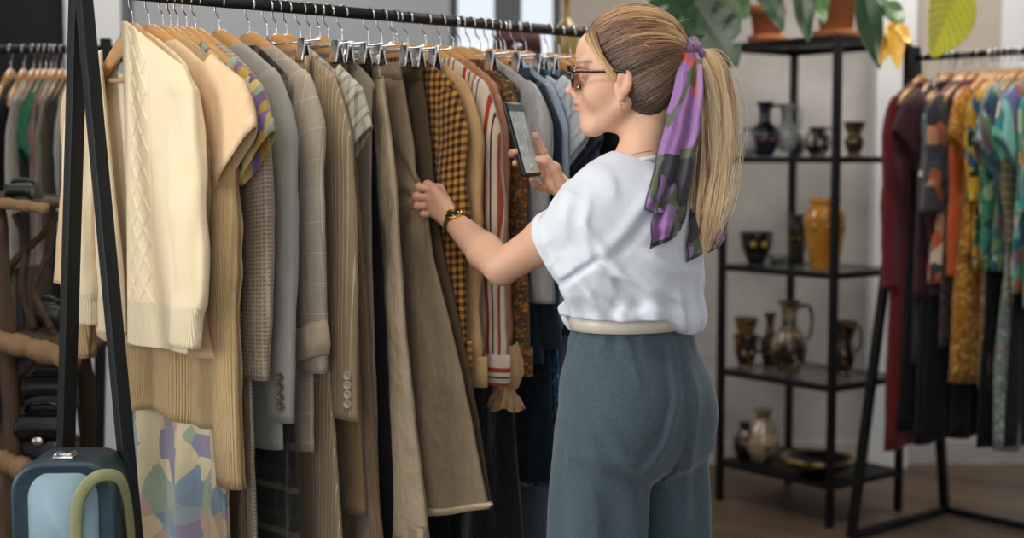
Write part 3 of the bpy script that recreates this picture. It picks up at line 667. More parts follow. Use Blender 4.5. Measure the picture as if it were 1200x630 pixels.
# back panel of the cardigan (inside seen through the open front), two fronts, ribbed bands
def cpanel(a0, a1, tface, Lh, name, top, ucen, wave=.006, seed=3, thick=.006, nu=50, nv=90, relief=False):
    mb = MB()
    def fn(u, v):
        A0, A1 = a0(v), a1(v); a = A0+(A1-A0)*u; d = top(a)+(Lh-top(a))*v
        n_ = float(vnoise(np.array([[a*9+seed, d*3, seed]]))[0]); 
        if relief:
            uu_ = a-ucen; f1 = abs(((uu_/.034+(d+5)/.058) % 1)-.5); f2 = abs(((uu_/.034-(d+5)/.058) % 1)-.5); rl = 1-min(min(f1, f2)/.13, 1)
            w1_ = 1 if abs(uu_) < .036 else 0; e_ = math.exp(-((abs(uu_)-.041)/.0022)**2); n_ = n_+0; relt = (.0026*sstep(0, 1, rl)*w1_*-1+.0026*e_)*(1 if d < .60 else 0)
        else: relt = 0
        t = relt+tface(u, v)+wave*min(1, v*1.5)*math.sin(a*34+seed+d*1.2)+.006*n_
        return (a, t, -d)
    mb.sheet(fn, nu, nv)
    uvs = [((p[0]-ucen), -p[2]) for p in mb.v]; mb.uv = uvs
    return mb.build(name, m_cable, cg, solid=thick)
sh = lambda a: .070+.092*(abs(a)/.2)**1.25
cpanel(lambda v: -.175-.005*v, lambda v: .195, lambda u, v: .022-.02*(2*u-1)**6, .64, 'back_panel', sh, 1.0, seed=5)
cpanel(lambda v: -.01-.0*v, lambda v: .20+.012*v, lambda u, v: -.016-.012*math.sin(PI*u)+.006*u**6, .685, 'front_panel', lambda a: .054+.096*(max(0, a)/.2)**1.25, .062, seed=9, wave=.008, nu=150, nv=330, relief=True)
cpanel(lambda v: -.180, lambda v: -.10+.055*sstep(.0, .9, v), lambda u, v: -.010-.012*math.sin(PI*u)+.02*(1-u)**6, .675, 'front_panel', lambda a: .062+.098*(abs(a)/.2)**1.25, -1.0, seed=14, wave=.006, nu=24)
# sleeves
def csleeve(side, seed, L, path, hw, ht):
    mb = MB(); M = 40; n = 60; rings = []; uvs = []; th = np.linspace(0, 2*PI, M, endpoint=False)
    P = smooth_path(path, n)
    for i in range(n+1):
        v = i/n; ribz = v > .84; ww = interp(v, [0, .12, .4, .83, .87, 1], [.5, .9, 1, .92, .80, .78])*hw; tt = interp(v, [0, .15, 1], [.5, 1, .85])*ht
        a = P[i].x+ww*np.cos(th); t = P[i].y+tt*np.sign(np.sin(th))*np.abs(np.sin(th))**.8
        nz = vnoise(np.stack([np.cos(th)*1.2+seed, np.sin(th)*1.2, np.full(M, v*9)], 1)); n2 = vnoise(np.stack([np.cos(th)*2.5+seed, np.sin(th)*2.5, np.full(M, v*3)], 1))
        cr = .006*nz+.006*n2
        if ribz: cr = cr*.4
        rings.append(np.stack([a+np.cos(th)*cr, t+np.sin(th)*cr, np.full(M, P[i].z)+(a-P[i].x)*side*-.35*max(0, 1-v*3)], 1)); uvs.append(np.stack([a*1.0+2.0, np.full(M, L*v+.6-.84*L)], 1))
    last = rings[-1]; c = last.mean(0); rings.append(c+(last-c)*.85); uvs.append(uvs[-1]); rings.append(c+(last-c)*.8+np.array([0, 0, .03])); uvs.append(uvs[-1])
    mb.loft(rings, uvs, True, True); return mb.build('sleeve', m_cable, cg)
csleeve(1, 2, .56, [(.170, -.006, -.145), (.190, -.004, -.23), (.200, -.008, -.38), (.205, -.012, -.55), (.190, -.018, -.675)], .058, .022)
csleeve(-1, 6, .52, [(-.160, -.008, -.15), (-.170, -.018, -.26), (-.178, -.024, -.42), (-.172, -.026, -.56), (-.165, -.026, -.66)], .056, .024)
# neck label
mb = MB(); mb.box((-.050, .010, -.138), (.042, .0015, .034), Matrix.Rotation(.25, 3, 'Y'), 0); lb = mb.build('neck_label', simple('label_grey', '#a9b0b5', .8), cg); lb['label'] = 'grey woven neck label'
mb = MB()
for i in range(3): mb.box((-.050+.004*i, .0085, -.130-.008*i), (.030-.006*i, .001, .003), Matrix.Rotation(.25, 3, 'Y'))
mb.build('label_lettering', simple('label_ink', '#4a525c', .8), lb)
hanger('wood', R1.P(sC)+Vector((0, 0, .0)), R1.rz+.04, 'wooden hanger showing through the open neck of the cream cardigan, nearest on the front rack', 'hangers').scale = (.74, .7, 1)
# ================================================================= implicit modelling helper
def V3(p): return np.array([p[0], p[1], p[2]], dtype=np.float32)
def p_ell(c, r, R=None, k=.01, op='u'): return ('e', V3(c), V3(r), None if R is None else np.array(R, dtype=np.float32), k, op)
def p_cone(a, b, ra, rb, k=.01, op='u', flat=None): return ('c', V3(a), V3(b), (ra, rb, flat), k, op)
def pd(q, P):
    if q[0] == 'e':
        D = P-q[1]
        if q[3] is not None: D = D @ q[3]
        k0 = np.sqrt(((D/q[2])**2).sum(-1)); k1 = np.sqrt(((D/(q[2]**2))**2).sum(-1)); return k0*(k0-1)/np.maximum(k1, 1e-6)
    a, b = q[1], q[2]; ra, rb, flat = q[3]; ba = b-a; pa = P-a
    if flat is not None:      # flatten along a direction: (dir, factor>1 makes thinner)
        fd, ff = flat; fd = V3(fd); fd = fd/np.linalg.norm(fd); pa = pa+(pa @ fd)[..., None]*fd*(ff-1)
    h = np.clip((pa @ ba)/float(ba @ ba), 0, 1)
    return np.sqrt(((pa-h[..., None]*ba)**2).sum(-1))-(ra+(rb-ra)*h)
def ev(prims, P):
    d = np.full(P.shape[:-1], 9.0, dtype=np.float32)
    for q in prims:
        x = pd(q, P); k = q[4]
        if q[5] == 'u': h = np.clip(.5+.5*(d-x)/k, 0, 1); d = d*(1-h)+x*h-k*h*(1-h)
        elif q[5] == 's': h = np.clip(.5-.5*(d+x)/k, 0, 1); d = d*(1-h)+(-x)*h+k*h*(1-h)
    return d
def implicit(prims, xs, ys, zs, post=None, B=20, margin=.03):
    nx, ny, nz = len(xs), len(ys), len(zs); G = np.full((nx, ny, nz), 1.0, dtype=np.float32)
    for i in range(0, nx, B):
        for j in range(0, ny, B):
            for k in range(0, nz, B):
                X, Y, Z = xs[i:i+B], ys[j:j+B], zs[k:k+B]
                c = np.array([[(X[0]+X[-1])/2, (Y[0]+Y[-1])/2, (Z[0]+Z[-1])/2]], dtype=np.float32)
                R = .5*math.sqrt((X[-1]-X[0])**2+(Y[-1]-Y[0])**2+(Z[-1]-Z[0])**2)+.004
                ds = [float(pd(q, c)[0]) for q in prims]; um = min([d for d, q in zip(ds, prims) if q[5] == 'u'])
                if um > R*1.3+margin: continue
                sel = [q for d, q in zip(ds, prims) if (q[5] == 'u' and d < um+2.4*R+q[4]*2) or (q[5] == 's' and d < R*1.4+q[4]*2+.01)]
                if um < -R*1.6-margin and not any(q[5] == 's' for q in sel): G[i:i+B, j:j+B, k:k+B] = -1; continue
                P = np.stack(np.meshgrid(X, Y, Z, indexing='ij'), -1).astype(np.float32); d = ev(sel, P)
                if post is not None: d = post(P, d)
                G[i:i+B, j:j+B, k:k+B] = d
    S = G < 0; c = np.zeros((nx-1, ny-1, nz-1), dtype=np.int8)
    for a in (0, 1):
        for b in (0, 1):
            for e in (0, 1): c += S[a:nx-1+a, b:ny-1+b, e:nz-1+e]
    act = (c > 0) & (c < 8); I = np.argwhere(act); idx = np.full(act.shape, -1, dtype=np.int64); idx[act] = np.arange(len(I))
    A = [xs, ys, zs]; acc = np.zeros((len(I), 3)); cnt = np.zeros(len(I))
    cn = [(a, b, e) for a in (0, 1) for b in (0, 1) for e in (0, 1)]
    vals = {q: G[I[:, 0]+q[0], I[:, 1]+q[1], I[:, 2]+q[2]] for q in cn}
    pos = {q: np.stack([A[m][I[:, m]+q[m]] for m in range(3)], 1) for q in cn}
    for q in cn:
        for m in range(3):
            if q[m] == 0:
                r = list(q); r[m] = 1; r = tuple(r); v0, v1 = vals[q], vals[r]; x = (v0 < 0) != (v1 < 0)
                t = np.where(x, v0/np.where(x, v0-v1, 1), 0); acc += np.where(x[:, None], pos[q]+(pos[r]-pos[q])*t[:, None], 0); cnt += x
    V = acc/cnt[:, None]; F = []
    for m in range(3):
        o1, o2 = [(1, 2), (2, 0), (0, 1)][m]
        sl0 = [slice(1, -1)]*3; sl0[m] = slice(0, -1); s1 = list(sl0); s1[m] = slice(1, None)
        e = S[tuple(sl0)] != S[tuple(s1)]; E = np.argwhere(e); base = E.copy(); 
        for t in range(3):
            if t != m: base[:, t] += 1
        flip = S[tuple(sl0)][e]
        def cell(d1, d2):
            q = base.copy(); q[:, o1] -= d1; q[:, o2] -= d2; return idx[q[:, 0], q[:, 1], q[:, 2]]
        f = np.stack([cell(1, 1), cell(0, 1), cell(0, 0), cell(1, 0)], 1); f[~flip] = f[~flip][:, ::-1]; F.append(f)
    F = np.concatenate(F); F = F[(F >= 0).all(1)]
    return V, F
def npmesh(name, V, F, mat, parent=None, colors=None, relax=0):
    me = bpy.data.meshes.new(name); me.vertices.add(len(V)); me.vertices.foreach_set('co', V.astype(np.float32).ravel())
    me.loops.add(F.size); me.loops.foreach_set('vertex_index', F.astype(np.int32).ravel()); k = F.shape[1]
    me.polygons.add(len(F)); me.polygons.foreach_set('loop_start', np.arange(0, F.size, k, dtype=np.int32)); me.update(calc_edges=True)
    me.polygons.foreach_set('use_smooth', np.ones(len(F), dtype=bool)); me.materials.append(mat)
    if colors is not None:
        ca = me.color_attributes.new('Col', 'FLOAT_COLOR', 'POINT'); c4 = np.ones((len(V), 4), dtype=np.float32); c4[:, :3] = colors; ca.data.foreach_set('color', c4.ravel())
    me.validate(); o = bpy.data.objects.new(name, me); link(o, parent)
    if relax: x = o.modifiers.new('r', 'SMOOTH'); x.factor = .5; x.iterations = relax
    return o
def rng(a, b, s): return np.arange(a, b, s, dtype=np.float64)
# ================================================================= the woman
HC = Vector((.232, 2.75, 0)); FW = Vector((-.70, .714, 0)).normalized(); LW = Vector((-FW.y, FW.x, 0)); UP = Vector((0, 0, 1))
def B_(l, f, z): return HC+LW*l+FW*f+UP*z
RB = np.array([[LW.x, FW.x, 0], [LW.y, FW.y, 0], [0, 0, 1]], dtype=np.float32)
HD = un(735, 85, 2.75); HF = Vector((-.990, .14, -.03)).normalized(); HL = Vector((HF.y*-1, HF.x, 0)).normalized(); HU = HF.cross(HL)
if HU.z < 0: HU = -HU
def H_(f, l, z): return HD+HF*f+HL*l+HU*z
RH = np.array([[HF.x, HL.x, HU.x], [HF.y, HL.y, HU.y], [HF.z, HL.z, HU.z]], dtype=np.float32)   # columns f,l,u
woman = empty('person', (HC.x, HC.y, 0), 0, 'woman in white shirt and grey-green trousers holding a phone and pulling out a skirt', 'person')
woman['label'] = 'woman with blonde ponytail in a white shirt, holding a phone and browsing the rack'
WI = Matrix.Translation(-Vector((HC.x, HC.y, 0)))
def onw(o):   # world-space mesh -> child of the woman
    o.matrix_parent_inverse = WI; return o
# joints
SL = un(697, 247, 2.66); EL = un(588, 313, 2.80); WL = un(533, 261, 2.985)
SR = B_(-.165, .03, 1.285); ER = Vector((.20, 3.03, 1.13)); WR = un(664, 224, 2.985)
P = []
# torso
P += [p_ell(B_(0, 0, .95), (.138, .092, .13), RB, .03), p_ell(B_(0, 0, 1.08), (.118, .085, .13), RB, .04), p_ell(B_(0, .0, 1.22), (.135, .095, .15), RB, .05)]
P += [p_cone(B_(.11, .01, 1.275), B_(-.12, .01, 1.275), .045, .045, .03), p_cone(B_(.10, .01, 1.28), SL, .045, .044, .03), p_cone(B_(-.12, .01, 1.28), SR, .045, .044, .03)]
# legs
for q in (1, -1):
    P += [p_cone(B_(q*.072, 0, .88), B_(q*.09, .01, .50), .072, .050, .03), p_cone(B_(q*.09, .01, .5), B_(q*.09, -.02, .30), .052, .050, .02), p_cone(B_(q*.09, -.02, .30), B_(q*.09, -.01, .09), .050, .034, .02), p_ell(B_(q*.09, .05, .045), (.036, .11, .033), RB, .02)]
# neck
P += [p_cone(H_(-.046, 0, -.075), B_(0, -.018, 1.36), .043, .050, .02), p_cone(B_(0, -.020, 1.345), B_(.10, .0, 1.285), .040, .035, .04), p_cone(B_(0, -.020, 1.345), B_(-.10, .0, 1.285), .040, .035, .04)]
# arms
P += [p_cone(SL, SL.lerp(EL, .5), .047, .042, .02), p_cone(SL.lerp(EL, .5), EL, .042, .034, .02), p_cone(EL, EL.lerp(WL, .35), .035, .037, .012), p_cone(EL.lerp(WL, .35), WL, .037, .0245, .01)]
P += [p_cone(SR, ER, .046, .034, .02), p_cone(ER, ER.lerp(WR, .35), .035, .036, .012), p_cone(ER.lerp(WR, .35), WR, .036, .0245, .01)]
# head
def he(f, l, z, r, k=.012, op='u', R=None): P.append(p_ell(H_(f, l, z), r, RH if R is None else R, k, op))
he(-.016, 0, .030, (.096, .073, .088), .02)
he(.028, 0, -.020, (.062, .058, .095), .025)
he(.052, 0, .040, (.046, .054, .046), .02)
for q in (1, -1):
    P.append(p_cone(H_(.0, q*.054, -.058), H_(.066, q*.014, -.104), .012, .0125, .022))
    he(.052, q*.036, -.040, (.030, .022, .028), .02)
    he(.085, q*.032, -.004, (.013, .018, .011), .012, 's')
    he(.0785, q*.031, -.0045, (.0128, .0165, .0100), .003)
    P.append(p_cone(H_(.0885, q*.022, -.0095), H_(.0835, q*.041, -.0085), .0018, .0018, .003)); P.append(p_cone(H_(.0895, q*.022, .0015), H_(.0845, q*.041, .0005), .0022, .0022, .003))
    P.append(p_cone(H_(.093, q*.010, .014), H_(.080, q*.046, .016), .006, .006, .012))
    he(.098, q*.010, -.040, (.009, .0065, .0065), .006)
he(.074, 0, -.104, (.017, .018, .014), .014)
P.append(p_cone(H_(.082, 0, -.062), H_(.070, 0, -.095), .020, .016, .02))
P.append(p_cone(H_(.089, 0, .006), H_(.110, 0, -.028), .0065, .0078, .010)); he(.113, 0, -.031, (.0085, .0085, .0075), .006)
P.append(p_cone(H_(.100, 0, -.036), H_(.096, 0, -.050), .005, .006, .008))
he(.096, 0, -.0555, (.010, .019, .0050), .005); he(.094, 0, -.0675, (.0098, .0165, .0055), .005)
he(.104, 0, -.0612, (.010, .020, .0009), .0015, 's')
# ear
for q in (1, -1):
    ec = H_(.004, q*.070, -.025); ax = (HF*-.25+HU*1).normalized()
    side = HL*q; fx = ax.cross(side).normalized()
    RE = np.array([[fx.x, side.x, ax.x], [fx.y, side.y, ax.y], [fx.z, side.z, ax.z]], dtype=np.float32)
    tilt = HL*q*.9+HF*-.35
    P.append(p_ell(ec+HL*q*.002, (.017, .007, .030), RE, .006)); P.append(p_ell(ec+HF*-.006+HL*q*.007, (.012, .0045, .024), RE, .004))
    P.append(p_ell(ec+HL*q*.012+HF*.001+HU*.004, (.0085, .0065, .017), RE, .004, 's')); P.append(p_ell(ec+HF*.005+HL*q*.003+HU*-.028, (.0075, .005, .009), RE, .005))
# left hand: grips the edge of the skirt, back of the hand to the camera
def finger(pts, r0, r1, k=.0035):
    for i in range(len(pts)-1):
        a = r0+(r1-r0)*i/(len(pts)-1); c = r0+(r1-r0)*(i+1)/(len(pts)-1); P.append(p_cone(pts[i], pts[i+1], a, c, k))
        if i: P.append(p_ell(pts[i], (a*1.06,)*3, None, .003))
hyl = 3.03
mcp = [un(509, 223, 3.025), un(505, 232, 3.03), un(506, 241, 3.03), un(511, 250, 3.02)]
for i, m in enumerate(mcp):
    P.append(p_cone(WL.lerp(mcp[1].lerp(mcp[2], .5), .15)+(m-mcp[1])*.35, m, .015, .0115, .012)); P.append(p_ell(m+Vector((0, -.002, .001)), (.0105,)*3, None, .006))
fing = [[(491, 219, 3.035), (486, 226, 3.062), (492, 232, 3.075)], [(488, 230, 3.035), (485, 239, 3.064), (492, 244, 3.075)], [(489, 241, 3.035), (487, 250, 3.06), (494, 254, 3.07)], [(496, 251, 3.03), (494, 259, 3.05), (500, 262, 3.058)]]
for m, fp, r in zip(mcp, fing, (.0088, .009, .0086, .0076)): finger([m]+[un(*q) for q in fp], r, r*.80)
finger([WL.lerp(mcp[0], .3)+Vector((-.0, .015, .012)), un(515, 222, 3.045), un(501, 217, 3.066), un(493, 221, 3.082)], .0125, .0082, .008)
# right hand with the phone
PT, PB = un(600.5, 121.5, 3.005), un(623, 205, 2.985); PV = (PB-PT); PLn = PV.length; PV.normalize()
PW = Vector((.46, .888, 0)); PW = (PW-PV*PW.dot(PV)).normalized(); PN = PW.cross(PV).normalized()
if PN.x < 0: PN = -PN                       # screen normal: to her face and a little to the camera
PC = (PT+PB)/2
def Ph(w, v, n): return PC+PW*w+PV*v+PN*n
palm = un(649, 207, 3.01)
mr = [un(642, 193, 3.035), un(641, 202, 3.045), un(641, 211, 3.045), un(644, 219, 3.035)]
for i, m in enumerate(mr):
    P.append(p_cone(WR.lerp(palm, .3)+(m-palm)*.3, m, .016, .0115, .012))
P.append(p_ell(un(650, 212, 3.0), (.020, .016, .022), None, .012))
finger([mr[0], un(636, 178, 3.035), un(630, 166, 3.03), un(627, 158, 3.02)], .0092, .0070)          # index, up along the edge
finger([mr[1], Ph(.045, .030, -.014), Ph(.005, .028, -.020), Ph(-.030, .026, -.016), Ph(-.041, .026, -.004)], .009, .0072)
finger([mr[2], Ph(.045, .050, -.014), Ph(.005, .048, -.020), Ph(-.028, .047, -.016)], .0088, .0072)
finger([mr[3], un(634, 220, 3.03), un(626, 216, 3.01), un(623, 210, 2.995)], .0078, .0064)            # little finger under the phone
finger([un(657, 214, 2.975), un(650, 197, 2.97), un(640, 188, 2.965), un(631, 187, 2.965)], .0125, .0082, .008)   # thumb over the screen
xs = rng(-.24, .44, .0023); ys = rng(2.52, 3.13, .0023); zs = np.concatenate([rng(-.02, 1.05, .009), rng(1.05, 1.70, .0021)])
Vb, Fb = implicit(P, xs, ys, zs)
# colour regions: lips, brows, cheeks, nails
Q = (Vb-np.array(HD[:]))@RH.astype(np.float64); f_, l_, u_ = Q[:, 0], Q[:, 1], Q[:, 2]
skin = np.array(lin('#d9ab8c')[:3]); cols = np.tile(skin, (len(Vb), 1))
def blend(m, c): 
    global cols
    cols = cols*(1-m[:, None])+np.array(lin(c)[:3])*m[:, None]
inhead = (f_ > .05)
blend(np.exp(-((u_+.0612)/.0085)**2-(l_/.021)**4)*(f_ > .088)*.8, '#b5645a')
blend(np.exp(-((u_-.020-.0*l_)/.004)**2)*(f_ > .062)*(np.abs(l_) > .012)*(np.abs(l_) < .054)*.75, '#5e4430')
blend(np.exp(-((u_+.040)/.02)**2-((f_-.055)/.022)**2)*(np.abs(l_) > .02)*(Q[:, 2] > -.09)*.28, '#d08a74')
earm = np.exp(-((f_)/.02)**2-((u_+.02)/.035)**2)*(np.abs(l_) > .066)*.35; blend(earm, '#cf8f78')
dw = np.linalg.norm(Vb-np.array(mcp[2][:]), axis=1); blend(np.clip(1-dw/.06, 0, 1)*.3, '#cf9078')
dw = np.linalg.norm(Vb-np.array(mr[2][:]), axis=1); blend(np.clip(1-dw/.07, 0, 1)*.3, '#cf9078')
b = NB('skin'); at = b.n('ShaderNodeAttribute'); at.attribute_name = 'Col'; o_ = b.obj()
cc = b.mix(b.math('MULTIPLY', b.noise(o_, 45, 4), .22), at.outputs['Color'], '#c98d72')
M_skin = b.out(cc, .48, b.bump(b.noise(o_, 900, 2), .0003, .5), **{'Subsurface Weight': .18, 'Subsurface Radius': (.012, .005, .003), 'Subsurface Scale': 1.0, 'Specular IOR Level': .4})
body = onw(npmesh('body', Vb, Fb, M_skin, woman, cols, 1))
# nails
M_nail = simple('nail', '#e0b5a2', .25)
def nail(tip, prev, out_, s=.0042):
    mb = MB(); t = (tip-prev).normalized(); o2 = (out_-t*out_.dot(t)).normalized(); w_ = t.cross(o2); Rm = Matrix((w_, t, o2)).transposed()
    mb2 = MB(); mb2.sphere((0, 0, 0), (s, s*1.35, .0012), 12); mb.add([Rm @ Vector(p)+tip+o2*.0062 for p in mb2.v], mb2.f); onw(mb.build('fingernail', M_nail, woman))
nail(un(627.5, 159.5, 3.021), un(630, 166, 3.03), Vector((.3, -1, .2))); nail(un(632.5, 187, 2.965), un(640, 188, 2.965), Vector((.2, -.9, .5)))
# eyes
M_eye = NB('eye'); 
def eye_mat():
    b = NB('eyeball'); at = b.n('ShaderNodeAttribute'); at.attribute_name = 'Col'; return b.out(at.outputs['Color'], .08)
mb = MB(); 
for q in (1, -1):
    mb = MB(); c = H_(.0796, q*.031, -.0042); mb.sphere((0, 0, 0), .0118, 24); m = eye_mat() if q == 1 else m
    vv = np.array(mb.v)+np.array(c[:]); d = (vv-np.array(c[:]))@RH.astype(float); ang = np.hypot(d[:, 1], d[:, 2])/.0118; colr = np.where((ang < .48)[:, None]*(d[:, 0] > 0)[:, None], np.array(lin('#4a5a58')[:3]), np.array(lin('#e9e2dc')[:3])); colr = np.where((ang < .2)[:, None]*(d[:, 0] > 0)[:, None], 0.005, colr)
    me_f = [f for f in mb.f if len(f) == 4]; onw(npmesh('eye', vv, np.array(me_f), m, woman, colr))
# lashes
M_lash = simple('lash', '#2b1c14', .6)
for q in (1, -1):
    mb = MB(); mb.tube([H_(.088-.10*abs(t)**2*6*.1, q*(.031+t*.016), .0035-.02*abs(t)*.1) for t in np.linspace(-1, 1, 9)], .0011, 6); onw(mb.build('eyelash', M_lash, woman))
# ---- glasses
M_torto = NB('tortoiseshell'); o_ = M_torto.obj(); M_torto = M_torto.out(M_torto.ramp(M_torto.noise(o_, 120, 2), [(.4, '#1c0d08'), (.6, '#5b2a17')]), .15, None, **{'Coat Weight': .6})
gl = empty('eyeglasses', H_(.105, 0, 0), 0, 'brown tortoiseshell glasses worn by the woman', 'glasses'); GI = Matrix.Translation(-H_(.105, 0, 0))
def ong(o): o.matrix_parent_inverse = GI; return o
for q in (1, -1):
    mb = MB(); pts = []
    for t in np.linspace(0, 2*PI, 28, endpoint=False):
        cx, cz = math.cos(t), math.sin(t); sx = math.copysign(abs(cx)**.75, cx)*.0245; sz = math.copysign(abs(cz)**.75, cz)*.019
        pts.append(H_(.1065-.0*abs(sx)-.25*(abs(q*.034+sx)-.01)*.5, q*.0335+sx, -.006+sz))
    mb.tube(pts, .0028, 8, closed=True, flat=1.3); ong(mb.build('rim', M_torto, gl))
    mb = MB(); mb.add([H_(.1065, q*.0335, -.006)]+pts, [(0, i+1, (i+1) % 28+1) for i in range(28)]); ong(mb.build('lens', M_glass, gl, solid=.0012))
    mb = MB(); pp = smooth_path([H_(.100, q*.0585, .003), H_(.094, q*.0625, .003), H_(.06, q*.070, .0), H_(.02, q*.0765, -.001), H_(.0, q*.078, -.004), H_(-.012, q*.075, -.016)], 24)
    mb.tube(pp, [.0040]*8+[.0032]*17, 8, flat=.5, up=HU); ong(mb.build('temple', M_torto, gl))
mb = MB(); mb.tube(smooth_path([H_(.106, .011, .0), H_(.112, 0, .004), H_(.106, -.011, .0)], 10), .002, 8); ong(mb.build('bridge', M_torto, gl))
# ---- earring, necklace
M_gold = simple('gold', '#d9a85a', .22, 1.0, .03)
ear_l = H_(.008, .079, -.056); er = empty('earring', ear_l, 0, 'small gold drop earring on the woman\'s left ear', 'earring')
mb = MB(); mb.tube([Vector((0, 0, -.004))+Vector((.0035*math.cos(t), .001, .0045*math.sin(t))) for t in np.linspace(0, 2*PI, 16, endpoint=False)], .0007, 6, closed=True); mb.build('hoop', M_gold, er)
for k in range(3): mb = MB(); mb.sphere((.0012*(k-1), -.001, -.011-.0045*k), .0019-.0003*k, 10); mb.build('bead', M_gold, er)
# ---- shirt
cd_ = (EL-SL); cdn = cd_.normalized(); cuffc = SL+cd_*.44; cuffe = SL+cd_*.52
cdr = (ER-SR); cr_e = SR+cdr*.5
S = [p_ell(B_(0, -.004, 1.235), (.168, .122, .17), RB, .05), p_ell(B_(0, -.008, 1.13), (.160, .118, .085), RB, .05), p_ell(B_(-.004, -.014, 1.070), (.154, .126, .062), RB, .03)]
S += [p_cone(B_(.11, .0, 1.275), B_(-.12, .0, 1.275), .053, .053, .04), p_cone(B_(0, -.024, 1.325), B_(.11, .0, 1.288), .046, .046, .03), p_cone(B_(0, -.024, 1.325), B_(-.11, .0, 1.288), .046, .046, .03),
      p_ell(B_(0, -.022, 1.338), (.068, .064, .040), RB, .03)]
S += [p_cone(B_(.10, 0, 1.28), SL+cd_*.12, .052, .056, .03), p_cone(SL+cd_*.10+UP*-.006, cuffc+UP*-.012, .057, .060, .03), p_cone(SL+cd_*.15+Vector((.02, 0, -.045)), B_(.12, 0, 1.18), .050, .055, .06),
      p_cone(B_(-.12, 0, 1.28), SR, .052, .056, .03), p_cone(SR, cr_e, .056, .056, .03)]

# openings: arm holes and neck
S += [p_cone(cuffc-cdn*.02+UP*-.012, cuffc+cdn*.12+UP*-.014, .054, .057, .003, 's'), p_cone(H_(-.046, 0, -.09), B_(0, -.016, 1.345), .045, .053, .004, 's')]
CN = np.array(cdn[:], dtype=np.float32); C0 = np.array((cuffc+cdn*.004)[:], dtype=np.float32)
CRN = np.array(cdr.normalized()[:], dtype=np.float32); CR0 = np.array(cr_e[:], dtype=np.float32)
Lw, Fw_, = np.array(LW[:], dtype=np.float32), np.array(FW[:], dtype=np.float32); HC3 = np.array([HC.x, HC.y, 0], dtype=np.float32)
SLn = np.array(SL[:], dtype=np.float32)
def ridge(Pp, sc, off): n = vnoise(Pp*sc+off); return 1-np.abs(n)*2
def creases(Q, L_):
    out_ = np.zeros(Q.shape[0]) if Q.ndim == 2 else 0
    for amp, w, pts in L_:
        best = np.full(Q.shape[0], 9.0); wt_ = np.zeros(Q.shape[0])
        for i in range(len(pts)-1):
            a, c = pts[i], pts[i+1]; dx, dz = c[0]-a[0], c[1]-a[1]; t_ = np.clip(((Q[:, 0]-a[0])*dx+(Q[:, 2]-a[1])*dz)/(dx*dx+dz*dz), 0, 1)
            dd_ = np.hypot(Q[:, 0]-a[0]-dx*t_, Q[:, 2]-a[1]-dz*t_); gt = (i+t_)/(len(pts)-1); m_ = dd_ < best; best = np.where(m_, dd_, best); wt_ = np.where(m_, gt, wt_)
        out_ = out_+amp*np.exp(-(best/w)**2)*np.sin(PI*np.clip(wt_*.86+.07, 0, 1))**.6
    return out_
def cl_(amp, w, *pp, D=2.63): return (amp, w, [(un(x, y, D).x, un(x, y, D).z) for x, y in pp])
SHC = [cl_(.008, .010, (703, 293), (727, 318), (757, 342)), cl_(-.006, .010, (698, 300), (722, 328), (745, 350)), cl_(.008, .009, (695, 308), (716, 320), (742, 331)), cl_(.006, .010, (678, 256), (694, 276), (708, 292)),
 cl_(.007, .016, (706, 297), (731, 272), (757, 234)), cl_(-.005, .012, (712, 303), (742, 276), (768, 240)), cl_(.005, .010, (668, 226), (662, 255), (660, 285)), cl_(.006, .011, (674, 325), (694, 353), (724, 372)), cl_(-.005, .010, (680, 320), (704, 345), (735, 362)),
 cl_(-.010, .007, (657, 334), (676, 318), (700, 303)), cl_(.006, .012, (757, 332), (787, 348), (812, 354)), cl_(.005, .014, (742, 297), (787, 318), (818, 322)), cl_(.005, .009, (690, 232), (684, 262), (690, 300)), cl_(.005, .010, (655, 245), (650, 272), (655, 300)), cl_(.005, .012, (730, 378), (760, 362), (800, 372)), cl_(.004, .012, (765, 205), (780, 250), (800, 290))]
TRC = [cl_(.006, .010, (788, 400), (793, 470), (778, 520), (750, 556)), cl_(-.006, .009, (779, 410), (782, 470), (768, 510), (748, 540)), cl_(.006, .010, (808, 425), (820, 465), (814, 515), (812, 632)), cl_(.005, .014, (676, 470), (700, 540), (752, 590)), cl_(.005, .012, (700, 480), (730, 530), (752, 552)),
 cl_(.004, .008, (735, 395), (742, 425), (748, 450)), cl_(-.006, .012, (740, 552), (752, 560), (757, 640)), cl_(.004, .010, (770, 560), (790, 590), (795, 640)), cl_(.004, .012, (690, 560), (700, 600), (698, 640))]
